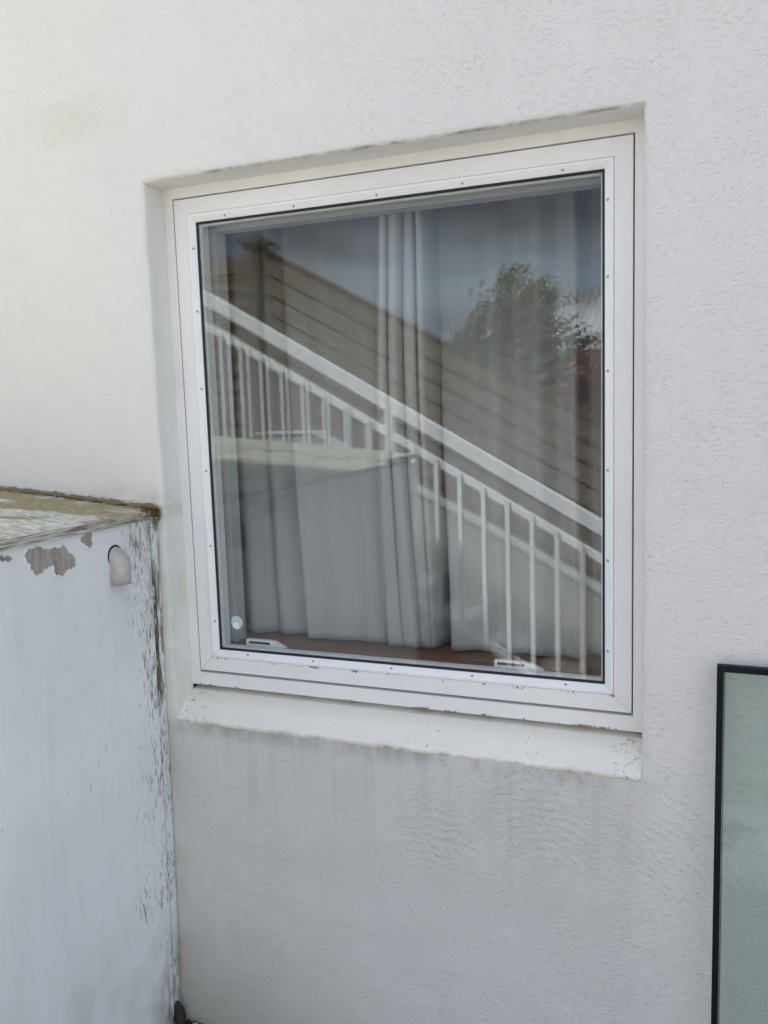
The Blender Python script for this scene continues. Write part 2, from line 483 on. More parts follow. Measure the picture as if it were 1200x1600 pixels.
def mat_wood(name, a, b, axis='x', rough=0.5, scale=1.0):
    n = NT(name)
    st = {'x': (3, 60, 60), 'y': (60, 3, 60), 'z': (60, 60, 3)}[axis]
    g = n.noise(scale, st, detail=5, dist=0.6)
    base = n.mix(n.step(g, 0.35, 0.65), a, b)
    return n.bsdf(base, rough, n.bump(g, 0.001, 0.5), spec=0.3)

M = {}
M['plaster'] = mat_plaster()
M['sill'] = mat_sill()
FR = (0.84, 0.835, 0.82)
M['frame'] = mat_frame('frame_paint', FR, seams=((GZ + 0.066, GZ + 0.073, 'z', 2.0),))
M['sash'] = mat_frame('sash_paint', (0.85, 0.845, 0.835), seams=((GZ + 0.1430, GZ + 0.1488, 'z', 5.0),))
M['bead'] = mat_simple('bead_white', (0.86, 0.865, 0.87), 0.35, var=0.02, spec=0.5)
M['gasket'] = mat_simple('black_rubber', (0.012, 0.013, 0.016), 0.55, var=0.1)
M['spacer'] = mat_simple('spacer_metal', (0.62, 0.64, 0.63), 0.45, metal=0.0, var=0.05)
M['screw'] = mat_simple('screw_metal', (0.36, 0.36, 0.37), 0.45, metal=0.7, var=0.3, scale=300)
M['lining'] = mat_simple('lining_paint', (0.42, 0.43, 0.42), 0.55, var=0.03)
M['stay'] = mat_simple('stay_plastic', (0.90, 0.91, 0.88), 0.4, var=0.02)
M['board'] = mat_wood('window_board_wood', (0.15, 0.066, 0.034), (0.22, 0.105, 0.058), 'x', 0.38)
M['glass'] = mat_glass('window_glass', (0.99, 0.995, 0.99), True, 1.56)
M['glass_clear'] = mat_glass('window_glass_body', (0.992, 0.996, 0.993), False)
M['panel_glass'] = mat_glass('green_glass', (0.81, 0.855, 0.84), True, 1.45, 0.08)
M['panel_glass_body'] = mat_glass('green_glass_body', (0.90, 0.935, 0.92), False)
M['panel_frame'] = mat_simple('black_frame', (0.006, 0.008, 0.012), 0.5, var=0.15, spec=0.15)
M['panel_strip'] = mat_simple('grey_seal', (0.30, 0.33, 0.31), 0.5, var=0.1)
M['curtain'] = mat_curtain()
M['room'] = mat_simple('room_paint', (0.30, 0.28, 0.25), 0.8, var=0.05)
M['box'] = mat_box_panel()
M['lid'] = mat_lid()
M['lid_edge'] = mat_lid_edge()
M['pvc'] = mat_simple('dusty_pvc', (0.50, 0.475, 0.45), 0.5, var=0.10, scale=60, bump=0.0002)
M['coping'] = mat_simple('coping_stone', (0.46, 0.46, 0.44), 0.8, var=0.08, scale=12)
M['dark'] = mat_simple('dark_bore_and_gap', (0.03, 0.03, 0.03), 0.9)
M['rail'] = mat_simple('white_rail_paint', (0.78, 0.785, 0.785), 0.45, var=0.03)
M['white_render'] = mat_simple('grey_render', (0.27, 0.265, 0.24), 0.85, var=0.05, scale=9, bump=0.001)
M['concrete'] = mat_simple('concrete', (0.20, 0.20, 0.19), 0.85, var=0.15, scale=14, bump=0.001)
M['fence'] = mat_wood('brown_fence_wood', (0.085, 0.062, 0.042), (0.13, 0.098, 0.070), 'x', 0.75)
M['fence_post'] = mat_wood('fence_post_wood', (0.070, 0.054, 0.040), (0.10, 0.08, 0.06), 'z', 0.75)
M['bark'] = mat_wood('bark', (0.09, 0.07, 0.05), (0.16, 0.13, 0.10), 'z', 0.9)
M['roof_sheet'] = mat_simple('corrugated_roof_sheet', (0.52, 0.54, 0.55), 0.5, var=0.08, scale=4)
M['shed_wall'] = mat_simple('dark_red_boards', (0.16, 0.055, 0.04), 0.8, var=0.2, scale=8)
M['fascia'] = mat_simple('white_fascia', (0.78, 0.78, 0.77), 0.5, var=0.03)
M['bitumen'] = mat_simple('roof_felt', (0.06, 0.06, 0.065), 0.9, var=0.2)

def mat_leaf(name, cols):
    n = NT(name)
    rnd = n.geo.outputs['Random Per Island']
    c = n.mix(n.step(rnd, 0.1, 0.7), cols[0], cols[1])
    c = n.mix(n.step(rnd, 0.8, 0.95), c, cols[2])
    return n.bsdf(c, 0.45, None, spec=0.45)
M['leaf'] = mat_leaf('green_leaf', ((0.060, 0.068, 0.026), (0.118, 0.122, 0.052), (0.26, 0.26, 0.17)))
M['leaf_red'] = mat_leaf('red_leaf', ((0.16, 0.050, 0.030), (0.30, 0.105, 0.065), (0.12, 0.10, 0.05)))

def mat_ground():
    n = NT('yard_ground')
    b = n.mix(n.step(n.noise(3, detail=5), 0.35, 0.7), (0.19, 0.185, 0.175), (0.26, 0.255, 0.245))
    v = n.voro(60)
    b = n.mix(n.step(v, 0.1, 0.6), b, (0.28, 0.275, 0.26))
    mo = n.mul(n.step(n.y, -0.20, -0.02), n.step(n.noise(25, detail=4), 0.38, 0.6))
    b = n.mix(n.mul(mo, 0.8), b, (0.05, 0.055, 0.018))
    return n.bsdf(b, 0.9, n.bump(n.addv(v, n.noise(40, detail=4)), 0.006, 0.8), spec=0.2)
M['ground'] = mat_ground()
M['soil'] = mat_simple('bank_soil', (0.085, 0.085, 0.045), 0.95, var=0.35, scale=5, bump=0.01)

# ------------------------------------------------------------------ the setting: ground and bank
mb = MB()
N = 24
xs = [-120 + 240 * i / N for i in range(N + 1)]
mb.add([(x, y, 0.0) for y in xs for x in xs],
       [(j * (N + 1) + i, j * (N + 1) + i + 1, (j + 1) * (N + 1) + i + 1, (j + 1) * (N + 1) + i) for j in range(N) for i in range(N)])
g = mb.build('ground', M['ground'])
g['kind'] = 'structure'

def bank_h(x):
    t = min(max((1.1 - x) / 3.3, 0), 1)
    return 1.2 * t * t * (3 - 2 * t)
mb = MB()
bx = [-14 + 0.5 * i for i in range(49)]
by = [-3.02, -3.5, -4.5, -6, -8, -10, -14, -20, -30]
mb.add([(x, y, bank_h(x) + 0.006 + (0.04 * mnoise.noise(Vector((x * 2, y * 2, 0))) if bank_h(x) > 0.05 else 0)) for y in by for x in bx],
       [(j * 49 + i, j * 49 + i + 1, (j + 1) * 49 + i + 1, (j + 1) * 49 + i) for j in range(len(by) - 1) for i in range(48)])
t = mb.build('terrain', M['soil'], smooth=True)
t['kind'] = 'structure'

# ------------------------------------------------------------------ the house wall
W, H = 1.1742, 1.35
Z0, Z1 = GZ, GZ + H
house = thing('house', 'white rendered house wall around the window, streaked with grey dirt below the sill', 'house')

def lin(a, b, n): return [a + (b - a) * i / n for i in range(n)]
wx = [-9, -5, -2.5, -1.4] + lin(-0.8, 0, 62) + lin(0, W, 92) + lin(W, 1.8, 44) + [1.8, 2.4, 3.5, 6, 9]
wz = lin(-0.2, Z0, 76) + lin(Z0, Z1, 104) + lin(Z1, 2.72, 40) + [2.72, 2.78]
def bulge(x, z):
    if -0.8 < x < 1.8 and z < 2.72:
        return (mnoise.noise(Vector((x * 3.1, 0, z * 3.1))) * 0.0028 + mnoise.noise(Vector((x * 11, 3, z * 11))) * 0.0011)
    return 0.0
mb = MB()
idx = {}
vs = []; fs = []
def arris(x, z):
    j = mnoise.noise(Vector((x * 38, 7, z * 38))) * 0.0022 + mnoise.noise(Vector((x * 110, 2, z * 110))) * 0.0014
    return j
eps = 1e-6
for k, z in enumerate(wz):
    for i, x in enumerate(wx):
        idx[(i, k)] = len(vs)
        px, pz = x, z
        onx = (abs(x) < eps or abs(x - W) < eps) and Z0 - eps <= z <= Z1 + eps
        onz = (abs(z - Z0) < eps or abs(z - Z1) < eps) and -eps <= x <= W + eps
        if onx: px += arris(x, z)
        if onz: pz += arris(x + 9, z)
        vs.append((px, bulge(x, z) + (0.0025 if (onx or onz) else 0), pz))
ix0 = min(i for i, x in enumerate(wx) if abs(x) < eps); ix1 = min(i for i, x in enumerate(wx) if abs(x - W) < eps)
iz0 = min(i for i, z in enumerate(wz) if abs(z - Z0) < eps); iz1 = min(i for i, z in enumerate(wz) if abs(z - Z1) < eps)
for k in range(len(wz) - 1):
    for i in range(len(wx) - 1):
        if ix0 <= i < ix1 and iz0 <= k < iz1: continue
        fs.append((idx[(i, k)], idx[(i + 1, k)], idx[(i + 1, k + 1)], idx[(i, k + 1)]))
ring = [(i, iz0) for i in range(ix0, ix1)] + [(ix1, k) for k in range(iz0, iz1)] + [(i, iz1) for i in range(ix1, ix0, -1)] + [(ix0, k) for k in range(iz1, iz0, -1)]
prev = [idx[r] for r in ring]
cx, cz = W / 2, (Z0 + Z1) / 2
for (d, ins) in ((0.006, 0.0022), (0.014, 0.0030), (0.035, 0.0034), (0.060, 0.0038), (0.0790, 0.0042)):
    cur = []
    for r in ring:
        v = vs[idx[r]]
        bx_, bz_ = wx[r[0]], wz[r[1]]
        w = max(0.0, 1 - d / 0.03)
        px = bx_ + (v[0] - bx_) * w; pz = bz_ + (v[2] - bz_) * w
        sx = 1 if abs(bx_) < eps else (-1 if abs(bx_ - W) < eps else 0)
        sz = 1 if abs(bz_ - Z0) < eps else (-1 if abs(bz_ - Z1) < eps else 0)
        k2 = 0.0014 * mnoise.noise(Vector((bx_ * 9, d * 30, bz_ * 9)))
        cur.append(len(vs))
        vs.append((px + sx * (ins + k2), d, pz + sz * (ins + k2)))
    n_ = len(ring)
    for a in range(n_):
        b = (a + 1) % n_
        fs.append((prev[a], prev[b], cur[b], cur[a]))
    prev = cur
mb.add(vs, fs)
mb.build('wall', M['plaster'], house, smooth=True)
# masonry behind the render, in four blocks round the opening
mb = MB()
mb.box(-9, -0.012, 0.0825, 0.35, 0, 2.775)
mb.box(W + 0.012, 9, 0.0825, 0.35, 0, 2.775)
mb.box(-0.012, W + 0.012, 0.1125, 0.35, 0, Z0 + 0.066)
mb.box(-0.012, W + 0.012, 0.0826, 0.35, Z1 + 0.012, 2.775)
mb.build('masonry', M['room'], house)
MB().box(-9.2, 9.2, -0.02, 6.5, 2.7805, 2.87).build('roof', M['bitumen'], house)  # out of view; height set low so the sun reaches the box lid
MB().box(-9, 9, 6.1, 6.3, 0, 2.775).box(-9, -8.8, 0.352, 6.098, 0, 2.775).box(8.8, 9, 0.352, 6.098, 0, 2.775).build('rear_wall', M['room'], house)
# sloping sill of smooth painted render
mb = MB()
sx_ = [0.0035 + (W - 0.007) * i / 240 for i in range(241)]
prof = [(0.045, -0.06), (0.0050, -0.014), (-0.0015, -0.004), (-0.0020, 0.0015), (0.004, 0.007), (0.045, 0.034), (0.0776, 0.0545), (0.110, 0.0620), (0.1105, -0.06)]
vs = []
for x in sx_:
    for q, (py, pz) in enumerate(prof):
        jj = mnoise.noise(Vector((x * 5, q * 3.0, 0))) * 0.0022 + mnoise.noise(Vector((x * 23, q * 3.0, 5))) * 0.0009 + mnoise.noise(Vector((x * 75, q * 3.0, 9))) * 0.0008
        if q in (0, 6, 7, 8): jj = 0
        vs.append((x, py - (jj if q in (2, 3) else 0), GZ + pz + jj))
P = len(prof)
fs = [(i * P + q, (i + 1) * P + q, (i + 1) * P + (q + 1) % P, i * P + (q + 1) % P) for i in range(240) for q in range(P)]
fs += [tuple(range(P)), tuple(range(240 * P, 241 * P))[::-1]]
mb.add(vs, fs)
mb.build('window_sill', M['sill'], house, smooth=False)

# room behind the curtain (closed, unlit)
def struct(name, mb, m):
    o = mb.build(name, m); o['kind'] = 'structure'; return o
struct('room_floor', MB().box(-2, 3.2, 0.36, 3.5, 0.30, 0.34), M['room'])
struct('room_ceiling', MB().box(-2, 3.2, 0.36, 3.5, 2.70, 2.74), M['room'])
struct('room_wall', MB().box(-2, 3.2, 3.502, 3.56, 0.30, 2.74), M['room'])
struct('room_wall', MB().box(-2.06, -2.002, 0.36, 3.5, 0.30, 2.74), M['room'])
struct('room_wall', MB().box(3.202, 3.26, 0.36, 3.5, 0.30, 2.74), M['room'])

# ------------------------------------------------------------------ the window
win = thing('window', 'large white painted wooden window with one pane, paint cracking at its lower seams', 'window')

def mitred(l, r, b, t, prof, side, gap=0.0003):
    """one bar of a mitred ring; prof = [(inset, y)...]"""
    vs = []
    for e in (0, 1):
        for (d, y) in prof:
            g_ = gap if side == 'bottom' or (side in ('left', 'right') and e == 0) else gap * 0.15
            if side == 'bottom': v = (l + d + g_ if e == 0 else r - d - g_, y, b + d)
            if side == 'top': v = (l + d + g_ if e == 0 else r - d - g_, y, t - d)
            if side == 'left': v = (l + d, y, b + d + g_ if e == 0 else t - d - g_)
            if side == 'right': v = (r - d, y, b + d + g_ if e == 0 else t - d - g_)
            vs.append((v[0], v[1], v[2] + GZ))
    n_ = len(prof)
    fs = [(i, (i + 1) % n_, n_ + (i + 1) % n_, n_ + i) for i in range(n_)]
    fs += [tuple(range(n_)), tuple(range(n_, 2 * n_))]
    return MB().add(vs, fs)

SIDES = ('bottom', 'top', 'left', 'right')
FY = 0.0776
# fixed outer frame (lies in the reveal)
def ring4(name, l, r, b, t, prof, m, parent, gap=0.0003):
    return [mitred(l, r, b, t, prof, s, gap).build(name, m, parent) for s in SIDES]
fl_, fr_, fb_, ft_ = 0.0030, 1.1708, 0.0690, 1.3470
# depth of each frame bar to the gap round the sash
def frame_bar(side, ins):
    pr = [(0, FY + .001), (0.001, FY), (ins - 0.001, FY), (ins, FY + 0.0012), (ins, 0.119), (ins + 0.018, 0.119), (ins + 0.018, 0.16), (0, 0.16)]
    return pr
def frame_ring():
    L, RR, B, T = 0.0293, 1.1457, 0.1052, 1.3207       # inner edges
    outer = {'left': fl_, 'right': fr_, 'bottom': fb_, 'top': ft_}
    inner = {'left': L, 'right': RR, 'bottom': B, 'top': T}
    for s in SIDES:
        o = outer[s]; i = inner[s]; sg = 1 if s in ('left', 'bottom') else -1
        if s in ('left', 'right'):
            z0, z1 = (fb_, ft_)
            pts = [(o, 0.0786), (o + sg * .001, FY), (i - sg * .001, FY), (i, FY + .0012), (i, .119), (i + sg * .018, .119), (i + sg * .018, .16), (o, .16)]
            vs = []
            for e in (0, 1):
                for (x, y) in pts:
                    k = abs(x - o) / abs(i - o)
                    z = (fb_ + (B - fb_) * k + .0003) if e == 0 else (ft_ - (ft_ - T) * k - .00003)
                    vs.append((x, y, z + GZ))
        else:
            sl = 0.008 if s == 'bottom' else 0
            pts = [(o, 0.0786), (o + sg * .001, FY), (i - sg * (.001 + sl * .35), FY), (i - sg * sl * .25, FY + .0018), (i, .119), (i + sg * .018, .119), (i + sg * .018, .16), (o, .16)]
            vs = []
            for e in (0, 1):
                for (z, y) in pts:
                    k = abs(z - o) / abs(i - o)
                    x = (fl_ + (L - fl_) * k + .00003) if e == 0 else (fr_ - (fr_ - RR) * k - .00003)
                    vs.append((x, y, z + GZ))
        n_ = 8
        fs = [(q, (q + 1) % n_, n_ + (q + 1) % n_, n_ + q) for q in range(n_)] + [tuple(range(n_)), tuple(range(n_, 2 * n_))]
        MB().add(vs, fs).build('frame_bar', M['frame'], win)
frame_ring()

SL, SR, SB, ST = 0.0324, 1.1426, 0.1103, 1.3177
sash_prof = [(0, FY + .0012), (0.0012, FY), (0.0370, FY), (0.0376, FY + .0015), (0.0376, .1150), (0.0585, .1150), (0.0585, .138), (0, .138)]
ring4('sash_rail', SL, SR, SB, ST, sash_prof, M['sash'], win, 0.00045)
bead_prof = [(0.0381, .0782), (0.0388, .0764), (0.0440, .0764), (0.0572, .0845), (0.0574, .0893), (0.0381, .0893)]
beads = dict(zip(SIDES, ring4('glazing_bead', SL, SR, SB, ST, bead_prof, M['bead'], win, 0.0004)))
ring4('gasket', SL, SR, SB, ST, [(0.0560, .0880), (0.0575, .0866), (0.0622, .0884), (0.0630, .0895), (0.0560, .08955)], M['gasket'], win, 0.0)
ring4('spacer_bar', SL, SR, SB, ST, [(0.0570, .0940), (0.0655, .0940), (0.0662, .0950), (0.0662, .1060), (0.0655, .1070), (0.0570, .1070)], M['spacer'], win, 0.0)

# screws of the beads
def screw_mesh():
    mb = MB()
    n_ = 10
    vs = [(0.0030 * math.cos(a * 2 * math.pi / n_), -0.0004, 0.0030 * math.sin(a * 2 * math.pi / n_)) for a in range(n_)]
    vs += [(0.0023 * math.cos(a * 2 * math.pi / n_), -0.0011, 0.0023 * math.sin(a * 2 * math.pi / n_)) for a in range(n_)]
    vs += [(0.0011 * math.cos(a * 2 * math.pi / n_), -0.0011, 0.0011 * math.sin(a * 2 * math.pi / n_)) for a in range(n_)]
    vs += [(0, 0.0008, 0)]
    fs = []
    for L in (0, 1):
        fs += [(L * n_ + a, L * n_ + (a + 1) % n_, (L + 1) * n_ + (a + 1) % n_, (L + 1) * n_ + a) for a in range(n_)]
    fs += [(2 * n_ + a, 2 * n_ + (a + 1) % n_, 3 * n_) for a in range(n_)]
    return mb.add(vs, fs).mesh('screw')
scr = screw_mesh()
scr.materials.append(M['screw'])
def put_screw(x, z, side):
    o = bpy.data.objects.new('screw', scr)
    tilt = R(31)
    o.rotation_euler = {'bottom': (-tilt, 0, 0), 'top': (tilt, 0, 0), 'left': (0, 0, tilt), 'right': (0, 0, -tilt)}[side]
    ins = 0.0505
    y = .0764 + (ins - .0440) * (.0081 / .0132)
    o.location = (x, y, z + GZ)
    o.parent = beads[side]
    COL.objects.link(o)
ins = 0.0505
for x in (0.178, 0.368, 0.580, 0.783, 1.000):
    put_screw(x, SB + ins, 'bottom'); put_screw(x, ST - ins, 'top')
for z in (0.245, 0.446, 0.641, 0.850, 1.043, 1.197):
    put_screw(SL + ins, z, 'left'); put_screw(SR - ins, z, 'right')

# two panes; the inner one is slightly bowed by the sealed air, which doubles the reflections
def pane(y0, th, bow):
    l, r, b, t_ = SL + .0395, SR - .0395, SB + .0395, ST - .0395
    n_ = 28
    mb = MB()
    fv = []; bv = []
    for k in range(n_ + 1):
        for i in range(n_ + 1):
            u = -1 + 2 * i / n_; v = -1 + 2 * k / n_
            dy = bow * (u * u + v * v)
            x = (l + r) / 2 + u * (r - l) / 2; z = GZ + (b + t_) / 2 + v * (t_ - b) / 2
            fv.append((x, y0 + dy, z)); bv.append((x, y0 + th + dy, z))
    Nn = len(fv)
    ff = [(k * (n_ + 1) + i, k * (n_ + 1) + i + 1, (k + 1) * (n_ + 1) + i + 1, (k + 1) * (n_ + 1) + i) for k in range(n_) for i in range(n_)]
    mb.add(fv + bv, ff, 0)
    mb.f += [tuple(q + Nn for q in f[::-1]) for f in ff]; mb.m += [1] * len(ff)
    e = [i for i in range(n_ + 1)] + [k * (n_ + 1) + n_ for k in range(1, n_ + 1)] + [n_ * (n_ + 1) + i for i in range(n_ - 1, -1, -1)] + [k * (n_ + 1) for k in range(n_ - 1, 0, -1)]
    # the rim has vertices of its own, so that the smooth faces keep true normals up to the edge
    mb.add([fv[q] for q in e] + [bv[q] for q in e], [(a, (a + 1) % len(e), len(e) + (a + 1) % len(e), len(e) + a) for a in range(len(e))], 1)
    o = mb.build('glass_pane', [M['glass'], M['glass_clear']], win)
    for p in o.data.polygons:
        if abs(p.normal.y) > 0.9: p.use_smooth = True
    return o
pane(0.0896, 0.004, 0.0)
pane(0.1076, 0.004, 0.0013)

# inner lining, board and ventilation stays
def lining_ring(l, r, b, t_, y0, y1, th):
    MB().box(l - th, l, y0, y1, b + GZ, t_ + GZ).build('lining', M['lining'], win)
    MB().box(r, r + th, y0, y1, b + GZ, t_ + GZ).build('lining', M['lining'], win)
    MB().box(l - th, r + th, y0, y1, t_ + GZ + .0003, t_ + GZ + th).build('lining', M['lining'], win)
lining_ring(0.098, 1.079, 0.1690, 1.2500, 0.1605, 0.205, 0.10)
MB().box(0.02, 1.16, 0.1390, 0.40, GZ + 0.120, GZ + 0.1675).build('window_board', M['board'], win, bevel=0.002)

def stay(x, flip=1):
    mb = MB()
    y0, y1 = 0.142, 0.154
    z = GZ + 0.1678
    L = 0.118
    mb.box(x, x + 0.072, y0, y1, z + 0.012, z + 0.0165)
    mb.box(x, x + 0.006, y0, y1, z + 0.0042, z + 0.012)
    mb.box(x, x + 0.072, y0, y1, z + 0.0002, z + 0.0042)
    mb.hexa([(x + .0722, y0, z), (x + L, y0, z), (x + .0722, y1, z), (x + L, y1, z),
             (x + .0722, y0, z + .0165), (x + 0.088, y0, z + .0145), (x + .0722, y1, z + .0165), (x + 0.088, y1, z + .0145)])
    mb.box(x + .0065, x + .0715, y0 + .004, y1 - .001, z + .0045, z + .0118, 1)  # dark block standing in for the shade inside the slot
    return mb.build('ventilation_stay', [M['stay'], M['gasket']], win)
stay(0.137); stay(0.820)

# round sticker on the inner face of the outer pane
def disc(cx, y, cz, r, n_=28, th=0.0006):
    vs = []
    for yy in (y, y + th):
        vs += [(cx + r * math.cos(a * 2 * math.pi / n_), yy, cz + r * math.sin(a * 2 * math.pi / n_)) for a in range(n_)]
    fs = [tuple(range(n_)), tuple(range(n_, 2 * n_))[::-1]] + [(a, (a + 1) % n_, n_ + (a + 1) % n_, n_ + a) for a in range(n_)]
    return MB().add(vs, fs)
def mat_sticker():
    n = NT('sticker_print')
    a = n.blob(0.1415, GZ + 0.2335, 0.011, 0.010, soft=0.1)
    c = n.mix(n.step(n.z, GZ + 0.225, GZ + 0.255), (0.45, 0.56, 0.60), (0.52, 0.63, 0.66))
    c = n.mix(a, c, (0.78, 0.83, 0.84))
    return n.bsdf(c, 0.35)
stk = disc(0.1448, 0.0886, GZ + 0.2435, 0.0178).build('sticker', mat_sticker())
tag(stk, 'small round pale blue sticker low in the left corner of the window glass', 'sticker')

# ------------------------------------------------------------------ curtains
def catmull(P, n_):
    out = []
    Q = [P[0]] + P + [P[-1]]
    for i in range(1, len(Q) - 2):
        p0, p1, p2, p3 = Q[i - 1], Q[i], Q[i + 1], Q[i + 2]
        for k in range(n_):
            t = k / n_
            out.append(tuple(0.5 * (2 * b + (c - a) * t + (2 * a - 5 * b + 4 * c - d) * t * t + (3 * b - a - 3 * c + d) * t ** 3) for a, b, c, d in zip(p0, p1, p2, p3)))
    out.append(tuple(P[-1]))
    return out
def curtain(ctrl, label, seed):
    # ctrl: (x_top, x_mid, x_bottom, y_top, y_bottom)
    sec = catmull(ctrl, 9)
    nz = 56
    zt, zb = GZ + 1.345, GZ + 0.1700
    vs = []
    for k in range(nz + 1):
        t = k / nz
        z = zt + (zb - zt) * t
        for (xt, xm, xb, yt, yb) in sec:
            x = xt * 2 * (t - .5) * (t - 1) + xm * 4 * t * (1 - t) + xb * 2 * t * (t - .5)
            y0_ = yt + (yb - yt) * t
            bun = min(1.0, max(0.0, (0.086 - abs(xb - 0.578)) / 0.020)); bun = bun * bun * (3 - 2 * bun)
            y = 0.243 + (y0_ - 0.243) * (1.40 - 0.65 * t * t) + (0.27 - 0.258 * bun) * (1 - t) ** 1.2
            kk = (y + 1.785) / (y0_ + 1.785)
            x = 1.3427 - (1.3427 - x) * kk
            x += 0.003 * mnoise.noise(Vector((x * 9 + seed, t * 3, 0)))
            y += 0.004 * mnoise.noise(Vector((x * 12 + seed, t * 4, 4)))
            zz = z + (0.002 * mnoise.noise(Vector((x * 20, 0, seed))) + 0.002 if k == nz else 0)
            vs.append((x, y, zz))
    m_ = len(sec)
    fs = [(k * m_ + i, k * m_ + i + 1, (k + 1) * m_ + i + 1, (k + 1) * m_ + i) for k in range(nz) for i in range(m_ - 1)]
    me = MB().add(vs, fs).mesh('curtain')
    o = link('curtain', me, None, M['curtain'], True)
    md = o.modifiers.new('cloth thickness', 'SOLIDIFY'); md.thickness = 0.0012
    return tag(o, label, 'curtain')
curtain([
    (0.02, 0.02, 0.02, .29, .29), (0.062, 0.055, 0.060, .275, .27), (0.095, 0.090, 0.105, .250, .245), (0.140, 0.135, 0.150, .290, .285),
    (0.180, 0.175, 0.190, .268, .262), (0.222, 0.230, 0.250, .300, .292), (0.246, 0.254, 0.278, .240, .232), (0.300, 0.305, 0.318, .255, .246),
    (0.355, 0.360, 0.365, .247, .240), (0.415, 0.412, 0.415, .262, .258), (0.465, 0.455, 0.455, .252, .246), (0.512, 0.490, 0.492, .262, .258),
    (0.522, 0.503, 0.508, .300, .280), (0.528, 0.508, 0.514, .234, .230), (0.538, 0.520, 0.530, .225, .226), (0.546, 0.530, 0.548, .232, .230), (0.549, 0.535, 0.553, .252, .236),
    (0.553, 0.540, 0.560, .228, .228), (0.568, 0.552, 0.578, .218, .222), (0.581, 0.566, 0.596, .227, .226), (0.588, 0.576, 0.605, .268, .262)],
    'left grey curtain, the half with the dark seam down the middle of the window', 1.0)
curtain([
    (0.584, 0.570, 0.592, .262, .258), (0.590, 0.576, 0.602, .237, .238), (0.600, 0.592, 0.614, .229, .231), (0.610, 0.606, 0.626, .236, .235), (0.614, 0.610, 0.629, .254, .240),
    (0.619, 0.617, 0.633, .234, .236), (0.630, 0.626, 0.637, .230, .234), (0.638, 0.636, 0.642, .248, .250), (0.646, 0.652, 0.656, .330, .330), (0.657, 0.664, 0.672, .325, .325), (0.662, 0.671, 0.682, .240, .240), (0.690, 0.700, 0.710, .232, .232),
    (0.745, 0.752, 0.760, .258, .255), (0.800, 0.805, 0.810, .240, .238), (0.850, 0.855, 0.860, .268, .262), (0.905, 0.908, 0.910, .246, .242),
    (0.955, 0.958, 0.960, .272, .268), (0.995, 0.997, 1.000, .248, .246), (1.025, 1.027, 1.030, .30, .30), (1.060, 1.062, 1.065, .275, .275), (1.09, 1.09, 1.09, .32, .32), (1.13, 1.13, 1.13, .33, .33)],
    'right grey curtain hanging from the middle of the window to its right edge', 5.0)

# ------------------------------------------------------------------ the box beside the window
box = thing('storage_box', 'tall white storage box with flaking paint and mossy sloping lid left of window', 'storage box')
ZL, SLP = 1.3945, 0.0906            # underside of the lid at x = -0.02, rise towards -x
XW = -1.7
def lidz(x): return ZL + SLP * (-0.02 - x)
mb = MB()
ny, nz = 60, 50
def face_x(y, z): return -0.040 + 0.022 * (z / 1.4) + 0.0012 * mnoise.noise(Vector((0, y * 3, z * 3)))
vs = []
for k in range(nz + 1):
    for i in range(ny + 1):
        y = -0.034 - (1.715 - 0.034) * i / ny
        z = 0.004 + (lidz(-0.03) - 0.0045) * k / nz
        vs.append((face_x(y, z), y, z))
for k in range(nz + 1):
    for i in range(ny + 1):
        v = vs[k * (ny + 1) + i]; vs.append((v[0] - 0.02, v[1], v[2]))
Nn = (ny + 1) * (nz + 1)
fs = [(k * (ny + 1) + i, k * (ny + 1) + i + 1, (k + 1) * (ny + 1) + i + 1, (k + 1) * (ny + 1) + i) for k in range(nz) for i in range(ny)]
fs += [tuple(q + Nn for q in f[::-1]) for f in fs]
e = [i for i in range(ny + 1)] + [k * (ny + 1) + ny for k in range(1, nz + 1)] + [nz * (ny + 1) + i for i in range(ny - 1, -1, -1)] + [k * (ny + 1) for k in range(nz - 1, 0, -1)]
for a in range(len(e)):
    b2 = (a + 1) % len(e); fs.append((e[a], e[b2], e[b2] + Nn, e[a] + Nn))
mb.add(vs, fs)
mb.build('side_panel', M['box'], box, smooth=False)
# bare board where the paint has flaked off, with the lifted lip of paint round it
def mat_bare():
    n = NT('bare_board')
    b = n.mix(n.step(n.noise(1, (60, 60, 9), detail=5), .35, .7), (0.44, 0.395, 0.37), (0.30, 0.262, 0.245))
    b = n.mix(n.mul(n.step(n.noise(1, (26, 26, 14), detail=6, rough=.7), .52, .64), 0.55), b, (0.15, 0.125, 0.11))
    return n.bsdf(b, 0.85, n.bump(n.noise(1, (160, 160, 30), detail=4), 0.001, 0.6), spec=0.15)
M['bare'] = mat_bare()
M['paint_lip'] = mat_simple('paint_lip', (0.80, 0.81, 0.82), 0.6, var=0.06, scale=90)
rf = random.Random(12)
def jag(pts, lv, amp):
    for _ in range(lv):
        out = []
        for a in range(len(pts)):
            p, q = pts[a], pts[(a + 1) % len(pts)]
            d = math.hypot(q[0] - p[0], q[1] - p[1])
            o = rf.uniform(-1, 1) * amp * d
            out += [p, ((p[0] + q[0]) / 2 - (q[1] - p[1]) / d * o, (p[1] + q[1]) / 2 + (q[0] - p[0]) / d * o)]
        pts = out
    return pts
